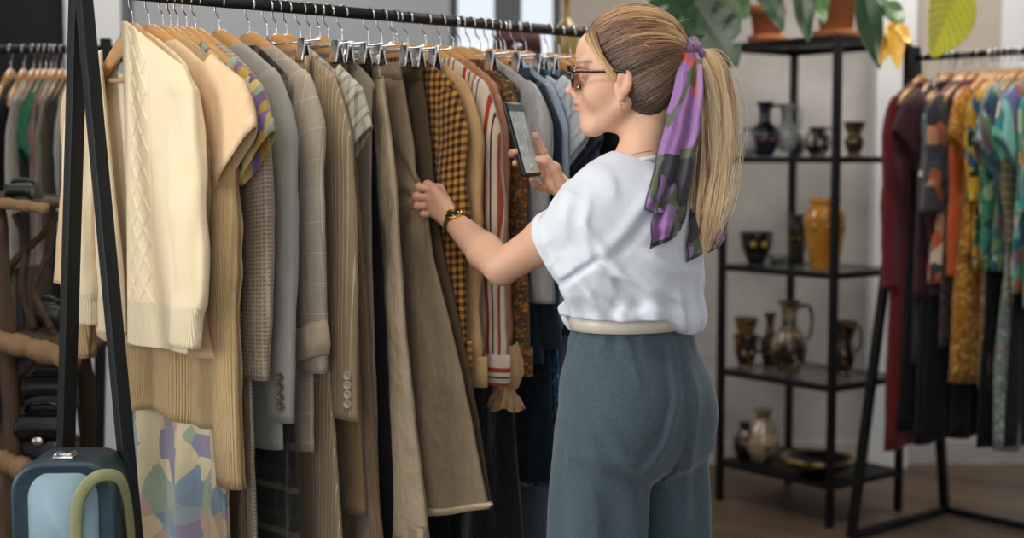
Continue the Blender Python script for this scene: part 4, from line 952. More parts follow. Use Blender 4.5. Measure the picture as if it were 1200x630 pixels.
def shirt_post(Pp, d):
    near = np.abs(d) < .03
    if not near.any(): return d
    q = Pp[near]-HC3; l = q@Lw; f = q@Fw_; z = q[..., 2]
    # folds radiate from the left armpit down the back, and gather at the waist
    al = l-.150; az = z-1.235; ang = np.arctan2(az, -al); rad = np.hypot(al, az)
    w1 = (.5+.5*np.sin(ang*11+vnoise(np.stack([rad*9, ang*2, f*3], -1))*1.6))**2.2*np.exp(-((rad-.12)/.07)**2)*sstep(.05,.09,rad)*.0060*(l > -.2)
    w2 = ridge(np.stack([l*6+z*5, f*4, z*7-l*6], -1), 1.0, 3.1)**3*.0040
    n3 = vnoise(np.stack([l*16, f*12, z*13], -1))*.0045
    ga = sstep(1.16, 1.085, z)*(np.sin(np.arctan2(l, f)*17+vnoise(np.stack([l*8, f*8, z*4], -1))*2.2))*.0055
    s_ = (Pp[near]-SLn)@CN; rr = Pp[near]-SLn-s_[..., None]*CN; an = np.arctan2(rr[..., 2], rr@Lw)
    arm = sstep(-.02, .04, s_)*np.exp(-(np.linalg.norm(rr, axis=-1)/.10)**4)
    w4 = arm*(np.sin(s_*95+an*2.0)*.004*(.5+vnoise(np.stack([an*1.2, s_*14, s_*0], -1)))+ridge(np.stack([s_*13, an*1.5, s_*0], -1), 1.0, 7)*.004)*sstep(.125, .09, s_)
    dd = d[near]-(w1+w2-.003+n3+ga)*(1-arm*.75)-w4
    # sleeve hem bands
    band = (s_ > .088)*(s_ < .125)*(np.linalg.norm(rr, axis=-1) < .09); dd = dd-band*.0022
    cut = (s_-float(np.dot(C0-SLn, CN))); lim = np.linalg.norm(rr, axis=-1) < .13; dd = np.where(lim & (s_ > .05), np.maximum(dd, cut), dd)
    s2 = (Pp[near]-CR0)@CRN; r2 = np.linalg.norm(Pp[near]-CR0-s2[..., None]*CRN, axis=-1); dd = np.where((r2 < .11) & (s2 > -.06), np.maximum(dd, s2), dd)
    dd = np.maximum(dd, 1.042+.036*sstep(-.03,.05,l)*(f<.06)-z); dd = dd-creases(Pp[near], SHC)*(Pp[near][..., 1] < 2.80)
    d = d.copy(); d[near] = dd; return d
xs = rng(-.02, .46, .0032); ys = rng(2.52, 3.06, .0032); zs = rng(1.03, 1.44, .0032)
Vs, Fs = implicit(S, xs, ys, zs, shirt_post)
M_shirt = NB('white_cotton'); o_ = M_shirt.obj(); M_shirt = M_shirt.out(M_shirt.mix(M_shirt.noise(o_, 4, 3), '#ced1d7', '#dadce0'), .85, M_shirt.bump(M_shirt.noise(o_, 22, 4, .6), .005, .45), **{'Sheen Weight': .15, 'Specular IOR Level': .2})
shirt = onw(npmesh('shirt', Vs, Fs, M_shirt, woman, None, 2))
from mathutils.bvhtree import BVHTree
_bs = BVHTree.FromPolygons([tuple(v) for v in Vs], [tuple(f) for f in Fs])
_ax1 = cdn.orthogonal().normalized(); _ax2 = cdn.cross(_ax1)
for s_m, r_m, nm_, tilt_ in ((.094, .0011, 'hem_seam', 0), (.0975, .0008, 'hem_seam', 0), (.012, .0011, 'armhole_seam', .35)):
    pp = []
    for t_ in np.linspace(0, 2*PI, 90, endpoint=False):
        dr_ = _ax1*math.cos(t_)+_ax2*math.sin(t_); c_ = SL+cdn*(s_m+tilt_*.05*dr_.z); h_ = _bs.ray_cast(c_+dr_*.12, -dr_, .12)
        if h_[0] is not None and (h_[0]-c_).length < .098: pp.append(h_[0]-dr_*.0002)
    if len(pp) > 30: mb = MB(); mb.tube(pp, r_m, 5); onw(mb.build(nm_, M_shirt, shirt))
mb = MB()    # neckband
for r_ in ():
    pass
cen = B_(0, -.018, 1.362)
mb.tube([cen+LW*(.0555*math.cos(t))+FW*(.0545*math.sin(t)-.000)+UP*(.004-.014*math.sin(t)) for t in np.linspace(0, 2*PI, 48, endpoint=False)], .0055, 8, closed=True, flat=1.0); onw(mb.build('neckband', M_shirt, woman))
mb = MB(); mb.tube([cen+LW*(.0525*math.cos(t))+FW*(.0525*math.sin(t)+.002)+UP*(.018-.014*math.sin(t)) for t in np.linspace(0, 2*PI, 60, endpoint=False)], .0006, 5, closed=True); nk = mb.build('necklace', M_gold); tag(nk, 'thin gold necklace at the nape of the woman\'s neck', 'necklace')
# ---- trousers
T = [p_ell(B_(0, -.002, 1.03), (.132, .102, .06), RB, .03), p_ell(B_(0, -.010, .95), (.166, .120, .10), RB, .05), p_ell(B_(0, -.018, .87), (.168, .120, .12), RB, .05)]
for q in (1, -1):
    T += [p_ell(B_(q*.072, -.055, .865), (.085, .075, .10), RB, .05), p_cone(B_(q*.085, -.005, .84), B_(q*.098, -.005, .50), .094, .098, .022), p_cone(B_(q*.098, -.005, .50), B_(q*.100, 0, .10), .098, .105, .02)]
def tr_post(Pp, d):
    near = np.abs(d) < .03
    if not near.any(): return d
    q = Pp[near]-HC3; l = q@Lw; f = q@Fw_; z = q[..., 2]; an = np.arctan2(l, f)
    g = sstep(.96, 1.06, z)*np.sin(an*17+5*vnoise(np.stack([l*14, f*14, z*2], -1)))*.0022
    # creases from hips to the crotch, hanging folds down the legs
    w1 = ridge(np.stack([l*7, f*7, z*2.2+np.abs(l)*4], -1), 1.0, 1.7)**3*.006*sstep(1.0, .9, z)
    qd = np.where(l > 0, l-.095, l+.095); lan = np.arctan2(qd, f+.005)
    leg = sstep(.86, .70, z); w2 = leg*np.sin(lan*5+z*3+1.0+np.sign(l))*.0065
    cr = np.exp(-((l)/.010)**2)*(f < 0)*sstep(.72, .80, z)*sstep(1.02, .9, z)*-.004
    sag = np.exp(-((z-.775-.25*np.abs(l))/.018)**2)*(f < 0)*.005
    dd = d[near]-(g+w1+w2+cr+sag)-creases(Pp[near], TRC)*(Pp[near][..., 1] < 2.80); dd = np.maximum(dd, z-1.068); dd = np.maximum(dd, .10-z)
    d = d.copy(); d[near] = dd; return d
xs = rng(-.03, .50, .0046); ys = rng(2.48, 3.03, .0046); zs = np.concatenate([rng(.06, .5, .012), rng(.5, 1.09, .0046)])
Vt, Ft = implicit(T, xs, ys, zs, tr_post)
b = NB('grey_green_tweed'); o_ = b.obj(); n1 = b.noise(o_, 650, 2); M_tr = b.out(b.mix(b.ramp(n1, [(.35, '#000000'), (.65, '#ffffff')]), '#36444a', '#506067'), .9, b.bump(b.noise(o_, 18, 3), .008, .35, b.bump(n1, .0005, .4)), **{'Sheen Weight': .25, 'Specular IOR Level': .2})
trs = onw(npmesh('trousers', Vt, Ft, M_tr, woman, None, 2))
from mathutils.bvhtree import BVHTree
bv = BVHTree.FromPolygons([tuple(v) for v in Vt], [tuple(f) for f in Ft])
def on_surface(pts, off=.0005):
    out_ = []
    for p, c in pts:
        h = bv.ray_cast(p, (c-p).normalized())
        if h[0] is not None: out_.append(h[0]-(c-p).normalized()*off)
    return out_
def seam(fn, z0, z1, n=40, r=.0013, nm='seam'):
    pts = []
    for z in np.linspace(z0, z1, n): l, f, cl = fn(z); pts.append((B_(l, f, z), B_(cl, 0, z)))
    pp = on_surface(pts)
    if len(pp) > 3: mb = MB(); mb.tube(pp, r, 6); onw(mb.build(nm, M_tr, trs))
seam(lambda z: (0, -.4, 0), 1.05, .79, 40, .0022)
seam(lambda z: (.5, .03 if z > .9 else .03, .09 if z < .8 else 0), 1.05, .45, 60, .0019)
# waistband, loops, belt
def band(z0, z1, grow, name, mat, parent, zf=None, th=.003):
    mb = MB(); n = 90; rings = []
    for dz, g in ((0, 0), (0, 1), (1, 1), (1, 0)):
        r = []
        for t in np.linspace(0, 2*PI, n, endpoint=False):
            r.append(B_((.132+grow+g*th)*math.cos(t), -.004+(.104+grow+g*th)*math.sin(t), z0+(z1-z0)*dz))
        rings.append(r)
    rings.append(rings[0]); mb.loft(rings); return onw(mb.build(name, mat, parent))
band(1.040, 1.070, .0005, 'waistband', M_tr, trs, th=.002)
M_belt = simple('cream_leather', '#dccfbd', .4, 0, .03, 60)
bl = empty('belt', B_(0, 0, 1.06), 0, 'cream leather belt around the woman\'s waist', 'belt'); BI = Matrix.Translation(-B_(0, 0, 1.06))
o = band(1.050, 1.080, .0015, 'strap', M_belt, bl, th=.003); o.matrix_parent_inverse = BI
mb = MB(); c = B_(.0, .112, 1.065)
mb.tube([c+LW*(.020*sx)+UP*(.019*sz) for sx, sz in ((-1, -1), (1, -1), (1, 1), (-1, 1))], .002, 6, closed=True); o = mb.build('buckle', M_gold, bl); o.matrix_parent_inverse = BI
for t in (-100, -150, -48, 20, -20, 160, -190):
    t = math.radians(t); mb = MB(); p = B_(.142*math.cos(t), -.004+.114*math.sin(t), 1.060); nrm = (LW*math.cos(t)+FW*math.sin(t)); ax = UP.cross(nrm)
    Rm = Matrix((ax, nrm, UP)).transposed(); mb.box(p, (.011, .003, .050), Rm, .001); onw(mb.build('belt_loop', M_tr, trs))
# shoes
M_shoe = simple('black_leather', '#1d1a19', .4)
for q in (1, -1):
    mb = MB(); rr = []
    for f, w, h in ((-.075, .01, .02), (-.07, .030, .05), (-.03, .036, .075), (.02, .038, .07), (.08, .045, .05), (.13, .042, .035), (.16, .025, .022), (.168, .008, .012)):
        rr.append([B_(q*.1+w*math.cos(t), f, max(.0, h*.5+h*.62*math.sin(t))) for t in np.linspace(0, 2*PI, 16, endpoint=False)])
    mb.loft(rr, None, True, True); onw(mb.build('shoe', M_shoe, woman))
# ---- watch
wa = WL-EL; wan = wa.normalized(); wc = EL.lerp(WL, .955); wt = empty('wristwatch', wc, 0, 'gold rimmed wristwatch with black dial on a brown strap on the woman\'s left wrist', 'watch')
uo = (Vector((-.05, -.75, .65))-wan*Vector((-.05, -.75, .65)).dot(wan)).normalized(); uz = wan.cross(uo)
mb = MB(); rr = []
for w_, r_ in ((-.0075, .0262), (-.0075, .0285), (.0075, .0275), (.0075, .0255), (-.0075, .0262)): rr.append([uo*(r_*math.cos(t))+uz*(r_*1.04*math.sin(t))+wan*w_ for t in np.linspace(0, 2*PI, 40, endpoint=False)])
mb.loft(rr); mb.build('watch_strap', simple('brown_strap', '#43301f', .5), wt)
Rw = Matrix((uz, wan, uo)).transposed()
def disc(prof, name, mat, z0):
    m2 = MB(); m2.lathe(prof, 36); mb = MB(); mb.add([Rw @ (Vector(p)+Vector((0, 0, z0))) for p in m2.v], m2.f); return mb.build(name, mat, wt)
disc([(.0185, 0), (.0192, .003), (.0175, .0065), (.0155, .0068), (.0152, .004)], 'case', M_gold, .0255); disc([(.0154, 0), (.0154, .0012), (.001, .0013)], 'dial', simple('dial_black', '#1b1714', .15), .0300)
mb = MB(); mb.add([Rw @ (Vector(p)+Vector((0, 0, .0316))) for p in ((-.0005, 0, 0), (.0005, 0, 0), (.0004, .009, 0), (-.0004, .009, 0), (0, -.0006, 0), (0, .0006, 0), (-.007, .0005, 0), (-.007, -.0002, 0))], [(0, 1, 2, 3), (4, 5, 6, 7)]); mb.build('watch_hands', M_gold, wt)
mb = MB(); mb.tube([Rw @ Vector((.016, 0, .029)), Rw @ Vector((.0195, 0, .029))], .0017, 8); mb.build('crown', M_gold, wt)
# ---- phone
M_case = simple('phone_case', '#121417', .35); ph = empty('smartphone', PC, 0, 'black smartphone held up in the woman\'s right hand, screen showing the clothes', 'phone')
Rp = Matrix((PW, PV, PN)).transposed()
def pbox(c, d, bev, name, mat, parent=None):
    m2 = MB(); m2.box(c, d, None, bev); mb = MB(); mb.add([Rp @ Vector(p) for p in m2.v], m2.f); return mb.build(name, mat, parent or ph)
pbox((0, 0, -.001), (.078, PLn+.006, .011), .005, 'case', M_case)
b = NB('phone_screen'); o_ = b.obj(); U = b.uv(); uu, vv_, _ = b.sep(U)
pic = b.ramp(b.noise(b.map(U, (28, 2, 1)), 1.6, 2), [(0, '#151a1c'), (.40, '#6a706c'), (.5, '#b0b3ae'), (.58, '#4c5350'), (.68, '#96968c'), (1, '#2b3134')])
pic = b.mix(b.math('MULTIPLY', b.math('GREATER_THAN', vv_, .76), b.math('LESS_THAN', vv_, 2)), pic, '#8f9690'); pic = b.mix(b.math('LESS_THAN', vv_, .10), pic, '#2b2f33')
M_scr = b.out(pic, .1, None, **{'Emission Color': (0, 0, 0, 1), 'Emission Strength': .35, 'Coat Weight': .5}); pn = [n for n in M_scr.node_tree.nodes if n.type == 'BSDF_PRINCIPLED'][0]; b.set(pn.inputs['Emission Color'], pic)
mb = MB(); ww, hh = .034, PLn/2-.004
mb.add([Rp @ Vector((x, y, .0048)) for x, y in ((-ww, -hh), (ww, -hh), (ww, hh), (-ww, hh))], [(0, 1, 2, 3)], [(0, 0), (1, 0), (1, 1), (0, 1)]); mb.build('screen', M_scr, ph, smooth=False)
m2 = MB(); m2.lathe([(.0001, 0), (.006, 0), (.006, .0006), (.0001, .0006)], 20); mb = MB(); mb.add([Rp @ (Vector(p)+Vector((0, hh-.013, .0050))) for p in m2.v], m2.f); mb.build('shutter_button', simple('white_button', '#dcdcdc', .4), ph)
# ---- hair
b = NB('hair'); at = b.n('ShaderNodeAttribute'); at.attribute_name = 'Col'; M_hair = b.out(at.outputs['Color'], .42, None, **{'Specular IOR Level': .5, 'Anisotropic': .6, 'Sheen Weight': .1})
HCc = np.array([-.014, 0, .031]); HR = np.array([.103, .079, .094])
def strands(name, paths, radii, cols_, parent, sides=3):
    """paths [N][n][3] numpy; radii [N][n]; cols [N][n][3]"""
    N, n, _ = paths.shape; T_ = np.gradient(paths, axis=1); T_ /= np.linalg.norm(T_, axis=2, keepdims=True)+1e-9
    ref = np.array([.3, -.9, .31]); A = np.cross(T_, ref); A /= np.linalg.norm(A, axis=2, keepdims=True)+1e-9; Bn = np.cross(T_, A)
    V = np.stack([paths+radii[..., None]*(A*math.cos(2*PI*k/sides)+Bn*math.sin(2*PI*k/sides)) for k in range(sides)], 2)
    idx = np.arange(N*n*sides).reshape(N, n, sides); F = np.stack([idx[:, :-1, :], np.roll(idx, -1, 2)[:, :-1, :], np.roll(idx, -1, 2)[:, 1:, :], idx[:, 1:, :]], -1).reshape(-1, 4)
    C = np.repeat(cols_[:, :, None, :], sides, 2).reshape(-1, 3); return onw(npmesh(name, V.reshape(-1, 3), F, M_hair, parent, C))
def toW(q): return np.array(HD[:])+q@RH.T.astype(float)
K = np.array([-.118, .0, .036]); kd = (K-HCc)/HR; kd /= np.linalg.norm(kd)
def hairline(f, u, l):    # >0 on the scalp
    a = (u-.078)-(f-.087)*1.22; return a*.62 + np.where(np.abs(l) < .03, -.0, 0)
R_ = np.random.default_rng(5)
CAP = [p_ell(H_(*HCc), HR*.985, RH, .01), p_ell(H_(-.036, 0, -.034), (.052, .060, .066), RH, .05)]
hn = (HU*1-HF*1.30).normalized(); h0 = H_(.086, 0, .074)
def cap_post(Pp, d):
    q = (Pp-np.array(HD[:], dtype=np.float32))@RH; f, l, u = q[..., 0], q[..., 1], q[..., 2]
    a = (u-.074)-(f-.086)*1.30+.010*np.sin((u+.1)*40)*(u < .06)-.10*np.clip(np.abs(l)-.045, 0, 1)*(u > .02)*0
    earz = np.hypot(f-.004, u+.022)-.023
    return np.maximum(np.maximum(d, -a*.6), np.where(np.abs(l) > .055, -earz, -9))
Vc, Fc = implicit(CAP, rng(HD.x-.13, HD.x+.13, .003), rng(HD.y-.11, HD.y+.11, .003), rng(HD.z-.14, HD.z+.15, .003), cap_post)
onw(npmesh('hair_roots', Vc, Fc, M_hair, woman, np.tile(np.array(lin('#33241a')[:3]), (len(Vc), 1))))
Vl = (Vc-np.array(HD[:]))@RH.astype(float)
def insurf(q): 
    e1 = np.linalg.norm((q-HCc)/(HR*.985), axis=-1)-1; e2 = np.linalg.norm((q-np.array([-.040, 0, -.040]))/np.array([.054, .056, .070]), axis=-1)-1
    return e1, e2
def best_t(c, dn):
    lo = np.full(dn.shape[:-1], .03); hi = np.full(dn.shape[:-1], .18); sh_ = dn.shape[:-1]
    for _ in range(11):
        m_ = (lo+hi)/2; w_ = toW((c+dn*m_[..., None]).reshape(-1, 3)).astype(np.float32); ins = ev(CAP, w_).reshape(sh_) < 0; lo = np.where(ins, m_, lo); hi = np.where(ins, hi, m_)
    return hi
def pushout(q, lift):
    """push points to the outside of the two scalp ellipsoids, keeping their direction from a spine point"""
    c = np.array([-.020, 0, .0]); d = q-c; dn = d/np.maximum(np.linalg.norm(d, axis=-1, keepdims=True), 1e-6)
    return c+dn*((best_t(c, dn)*lift)[..., None])
e1, e2 = insurf(Vl); outer = (np.minimum(e1, e2) > -.06); 
a_ = (Vl[:, 2]-.074)-(Vl[:, 0]-.086)*1.30; wgt = np.exp(-a_/.02)+.16; wgt = wgt*outer*(np.linalg.norm(Vl-K, axis=1) > .02); wgt /= wgt.sum()
N = 5200; sel = R_.choice(len(Vl), N, p=wgt); S0 = Vl[sel]+R_.normal(size=(N, 3))*.0012
n = 18; t = np.linspace(0, 1, n); te = t**.9
# combed path: starts along the surface and sweeps up and back to the knot
mid = (S0+K)/2; mid[:, 2] += .018*np.clip((S0[:, 0]+.02)/.08, 0, 1); mid[:, 1] = S0[:, 1]*.92
Q0 = ((1-te)**2)[None, :, None]*S0[:, None]+(2*te*(1-te))[None, :, None]*mid[:, None]+(te**2)[None, :, None]*K
clid = vnoise(np.stack([S0[:, 0]*42, S0[:, 1]*42, S0[:, 2]*60], 1)); clid2 = vnoise(np.stack([S0[:, 0]*110+9, S0[:, 1]*110, S0[:, 2]*150], 1))
lift = 1.012+(.050*np.sin(PI*t)**.7)[None]*(.55+.45*clid[:, None])+(.018*np.sin(PI*t))[None]*clid2[:, None]+.010*R_.random((N, 1)); lift[:, 0] = .992
pt = pushout(Q0, lift); pt += (.0016*np.sin(t[None]*R_.uniform(5, 11, (N, 1))+R_.uniform(0, 6, (N, 1))))[..., None]*np.array([.2, .3, 1])
bl_ = sstep(.82, 1.0, t)[None, :, None]; pt = pt*(1-bl_)+(K+R_.normal(size=(N, 1, 3))*.005)*bl_
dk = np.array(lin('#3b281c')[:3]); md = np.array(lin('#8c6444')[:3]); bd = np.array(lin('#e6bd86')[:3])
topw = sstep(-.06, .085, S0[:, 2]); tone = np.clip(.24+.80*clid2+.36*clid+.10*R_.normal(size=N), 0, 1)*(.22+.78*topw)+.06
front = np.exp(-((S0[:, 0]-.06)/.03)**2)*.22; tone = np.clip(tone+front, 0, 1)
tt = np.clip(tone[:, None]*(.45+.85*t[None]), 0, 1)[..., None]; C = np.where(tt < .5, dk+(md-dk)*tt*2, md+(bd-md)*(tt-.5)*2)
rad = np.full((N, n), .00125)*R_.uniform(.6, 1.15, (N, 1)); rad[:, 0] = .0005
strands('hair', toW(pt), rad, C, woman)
# loose lock swept over the temple to the ear
NL = 260; u0 = R_.random(NL); A0 = np.stack([.074-.014*u0+R_.normal(size=NL)*.002, .034+.020*u0, .070+.008*u0], 1); A3 = np.stack([.016+.008*R_.random(NL), .0755+0*u0, -.006-.016*R_.random(NL)], 1)
A1 = A0+np.stack([-.004+0*u0, .014+0*u0, -.022+0*u0], 1); A2 = A3+np.stack([.016+0*u0, .001+0*u0, .026+0*u0], 1); tq = t[None, :, None]
pl_ = (1-tq)**3*A0[:, None]+3*tq*(1-tq)**2*A1[:, None]+3*tq**2*(1-tq)*A2[:, None]+tq**3*A3[:, None]; pl_[..., 1] += .002*R_.random((NL, 1))+.002*np.sin(PI*t)[None]
rad = np.full((NL, n), .0009); rad[:, -3:] = .0004; C = (md+(bd-md)*np.clip(R_.random((NL, 1, 1))*.7+.35*tq, 0, 1)); strands('temple_lock', toW(pl_), rad, C, woman)
# ponytail
NP = 3400; n = 30; t = np.linspace(0, 1, n); Kw = H_(*K)
ctr = smooth_path([Kw, un(824, 60, 2.745), un(836, 88, 2.735), un(839, 140, 2.725), un(835, 195, 2.715), un(826, 245, 2.70), un(821, 296, 2.70)], n-1); ctr = np.array([p[:] for p in ctr])
wd = np.interp(t, [0, .12, .3, .55, .8, .93, 1], [.008, .021, .030, .036, .033, .022, .008]); rho = np.sqrt(R_.random((NP, 1))); ph_ = R_.uniform(0, 2*PI, (NP, 1))
tw = ph_+.7*np.sin(t[None]*4+ph_)*.5; ox = rho*np.cos(tw)*wd; oy = rho*np.sin(tw)*wd*.8; clp = vnoise(np.stack([np.cos(ph_[:, 0])*3*rho[:, 0], np.sin(ph_[:, 0])*3*rho[:, 0], rho[:, 0]], 1))
clw = vnoise(np.stack([np.cos(ph_[:, 0])*6*rho[:, 0], np.sin(ph_[:, 0])*6*rho[:, 0], rho[:, 0]+5], 1))
amp = (.013*clp[:, None]*np.sin(t[None]*10+clp[:, None]*9)+.005*clw[:, None]*np.sin(t[None]*22+clw[:, None]*8))*np.minimum(1, t[None]*2)
pt = ctr[None]+np.stack([ox+amp, oy, .0*ox], -1); cut = R_.uniform(.86, 1.0, (NP, 1)); 
pt = np.stack([np.stack([np.interp(t*c_, t, p[:, k]) for k in range(3)], 1) for p, c_ in zip(pt, cut[:, 0])])
bd1 = np.array(lin('#d6ab78')[:3]); bd2 = np.array(lin('#f8dcae')[:3]); dk1 = np.array(lin('#7d5c3e')[:3]); tn = np.clip(.58+.55*clp+.75*clw+.12*R_.normal(size=NP), 0, 1)[:, None, None]
C = np.where(tn < .4, dk1+(bd1-dk1)*tn/.4, bd1+(bd2-bd1)*(tn-.4)/.6)*np.ones((1, n, 1)); rad = np.full((NP, n), .00125); rad[:, -3:] *= .6
strands('ponytail', pt, rad, C, woman)
# stray hairs
NF = 90; pf = []; 
for i in range(NF):
    j = R_.integers(0, NP); base = pt[j].copy(); k0 = R_.integers(2, 18); o_ = np.array([R_.uniform(.004, .03), R_.uniform(-.02, .01), R_.uniform(-.01, .02)]); q = base+o_*np.sin(np.clip((t-t[k0])*3, 0, PI*.7))[:, None]; pf.append(q)
for i in range(40):
    d0 = R_.normal(size=3); d0[2] = abs(d0[2]); d0 /= np.linalg.norm(d0); q = HCc+d0*HR*1.02; a_ = toW(q); dd = R_.normal(size=3)*.3+np.array([.6, 0, .5]); pf.append(np.array([a_+dd*.02*x+np.array([0, 0, -.01])*x*x for x in np.linspace(0, 1, n)]))
pf = np.array(pf); strands('stray_hair', pf, np.full(pf.shape[:2], .00035), np.tile(bd2, (len(pf), n, 1)), woman)
# ---- scarf
bvs = BVHTree.FromPolygons([tuple(v) for v in Vs], [tuple(f) for f in Fs])
def drape(p, gap=.010):
    o = Vector((0, 0, CAMZ)); d = (p-o).normalized(); h = bvs.ray_cast(o, d)
    if h[0] is not None and h[0].y-gap < p.y: return o+d*((h[0]-o).length-gap)
    return p
b = NB('scarf_silk'); uv = b.uv(); U, Vv, _ = b.sep(uv)
w_ = b.n('ShaderNodeVectorMath', {0: b.noise(uv, 9, 1, col=True), 'Scale': .055}, operation='SCALE').outputs[0]; q = b.n('ShaderNodeVectorMath', {0: uv, 1: w_}, operation='ADD').outputs[0]
cid = b.sep(b.vor(q, 15, out='Color'))[0]; base = palette(b, cid, ['#8a5b93', '#96669d', '#1d1b1f', '#9466a0', '#8d5c94', '#d64a2c', '#8f6098', '#1a181c', '#99709f'])
dE = b.vor(q, 15, 'DISTANCE_TO_EDGE'); base = b.mix(b.math('MULTIPLY', b.math('LESS_THAN', dE, .11), b.math('GREATER_THAN', b.noise(uv, 16, 1), .50)), base, '#4f5b38')
base = b.mix(b.math('LESS_THAN', b.vor(b.map(q, loc=(.7, .3, 0)), 9), .13), base, '#c9853c')
at = b.n('ShaderNodeAttribute'); at.attribute_name = 'edge'; base = b.mix(b.math('GREATER_THAN', at.outputs['Fac'], .5), base, '#17151a')
base = b.mix(b.math('MULTIPLY', b.noise(b.map(uv, (8, 60, 1)), 3, 3), .25), base, '#3c2a40')
M_scarf = b.out(base, .6, b.bump(b.noise(uv, 40, 3), .004, .5), **{'Sheen Weight': .3})
scf = empty('scarf', Kw, 0, 'purple patterned silk scarf with black border tied around the woman\'s ponytail', 'scarf'); SI = Matrix.Translation(-Kw)
def scarf_tail(rows, name, seed, amp=.006, uo=0.0):
    """rows: (left px, right px, y px left, y px right, depth)"""
    NU, NV = 44, 90; rws = np.array(rows, dtype=float); tk = np.linspace(0, 1, len(rws)); V = []; U_ = []; E_ = []
    for i in range(NV+1):
        v = i/NV; xl, xr, yl, yr, dp = [np.interp(v, tk, rws[:, k]) for k in range(5)]
        for j in range(NU+1):
            u = j/NU; p = drape(un(xl+(xr-xl)*u, yl+(yr-yl)*u, dp), .012+.002*seed); y = amp*min(1, v*2+.2)*(math.sin(u*9+seed+v*2)+.5*math.sin(u*17+v*5))
            y += .012*v*(2*u-1)**2; V.append((p.x+.001*math.sin(v*30), p.y+y, p.z)); U_.append((uo+u*.10, v*.26)); E_.append(1.0 if (v > .955 or (v > .35 and (u < .045 or u > .955))) else 0.0)
    F = [(i*(NU+1)+j, i*(NU+1)+j+1, (i+1)*(NU+1)+j+1, (i+1)*(NU+1)+j) for i in range(NV) for j in range(NU)]
    mb = MB(); mb.add(V, F, U_); o = mb.build(name, M_scarf, scf, solid=.0012); a = o.data.attributes.new('edge', 'FLOAT', 'POINT'); a.data.foreach_set('value', E_); o.matrix_parent_inverse = SI; return o
scarf_tail([(799, 818, 62, 62, 2.70), (794, 824, 85, 80, 2.675), (783, 823, 130, 125, 2.655), (775, 820, 160, 160, 2.65), (766, 812, 200, 200, 2.645), (756, 806, 243, 240, 2.645), (757, 803, 246, 262, 2.65)], 'scarf_end', 1)
scarf_tail([(790, 812, 100, 100, 2.69), (782, 812, 170, 170, 2.685), (770, 806, 225, 225, 2.68), (763, 804, 262, 250, 2.68), (763, 797, 292, 276, 2.68)], 'scarf_end', 4, uo=.3)
scarf_tail([(812, 822, 75, 72, 2.76), (815, 850, 150, 150, 2.765), (812, 850, 235, 225, 2.75), (806, 851, 285, 262, 2.745), (806, 846, 308, 284, 2.74)], 'scarf_end', 7, uo=.5)
scarf_tail([(825, 835, 230, 232, 2.72), (822, 848, 262, 262, 2.70), (818, 850, 290, 280, 2.70), (832, 846, 296, 288, 2.70)], 'scarf_end', 9, uo=.15, amp=.004)
mb = MB(); kc = H_(-.122, 0, .036); ax = (Vector(ctr[3])-Vector(ctr[0])).normalized(); a1 = ax.orthogonal().normalized(); a2 = ax.cross(a1)
for rr_, off in ((.017, 0), (.016, .011), (.018, -.010)):
    mb.tube([kc+ax*(off+.004*math.sin(t_*2+off*90))+a1*rr_*math.cos(t_)+a2*rr_*math.sin(t_) for t_ in np.linspace(0, 2*PI, 30, endpoint=False)], [.0085+.0015*math.sin(7*t_) for t_ in np.linspace(0, 2*PI, 30, endpoint=False)], 10, closed=True)
mb.uv = [((x*3+z*2) % .3, z*2+y) for x, y, z in mb.v]; o = mb.build('scarf_knot', M_scarf, scf); o.matrix_parent_inverse = SI
# ================================================================= black shelving unit with pottery
sf0, sf1, sf2 = Vector((1.189, 5.183, 0)), Vector((.841, 5.619, 0)), Vector((1.494, 5.47, 0))
eu = (sf1-sf0); ew = sf2-sf0; Wd = eu.length; eu.normalize(); ew = (ew-eu*ew.dot(eu)); Dp = .42; ew.normalize()
shf = empty('shelving_unit', sf0, math.atan2(eu.y, eu.x), 'black metal shelving unit with glass shelves carrying pottery, by the back wall', 'shelving unit')
# local x along eu (to the left-back), local y: -ew or +ew
sy = 1 if (Vector((-eu.y, eu.x, 0)).dot(ew) > 0) else -1
SHZ = [.165, .535, .956, 1.385, 1.825]
for x in (0, Wd):
    for y in (0, Dp):
        mb = MB(); mb.box((x, sy*y, .915), (.026, .026, 1.83), None, .002); mb.build('post', M_metal, shf)
M_shg = NB('shelf_glass'); M_shg = M_shg.out('#4a4f4e', .12, None, **{'Alpha': .55, 'Specular IOR Level': .6})
for i, z in enumerate(SHZ):
    mb = MB()
    for a, c in (((0, 0), (Wd, 0)), ((0, Dp), (Wd, Dp)), ((0, 0), (0, Dp)), ((Wd, 0), (Wd, Dp))):
        mb.box(((a[0]+c[0])/2, sy*(a[1]+c[1])/2, z-.012), (abs(c[0]-a[0])+.022, abs(c[1]-a[1])+.022, .022 if i < 4 else .028))
    mb.build('shelf_frame', M_metal, shf, smooth=False)
    mb = MB(); mb.box((Wd/2, sy*Dp/2, z-.003), (Wd-.02, Dp-.02, .008)); mb.build('shelf_board', M_metal if i in (0, 4) else M_shg, shf, smooth=False)
def glaze(name, c, c2=None, z=None, rough=.22, sc=14, c3=None, th=.5):
    b = NB(name); o = b.obj(); n1 = b.noise(b.map(o, (1, 1, 1.6)), sc, 3)
    col = b.mix(b.ramp(n1, [(th-.06, '#000000'), (th+.06, '#ffffff')]), c, c2 or hexmul(c, .7))
    if c3: col = b.mix(b.math('GREATER_THAN', b.noise(b.map(o, (1, 1, 1)), sc*2.4, 2), .62), col, c3)
    return b.out(col, rough, b.bump(b.noise(o, 60, 2), .0015, .4), **{'Coat Weight': .5, 'Coat Roughness': .1})
def scaleprof(prof, r, h): return [(a*r, b*h) for a, b in prof]
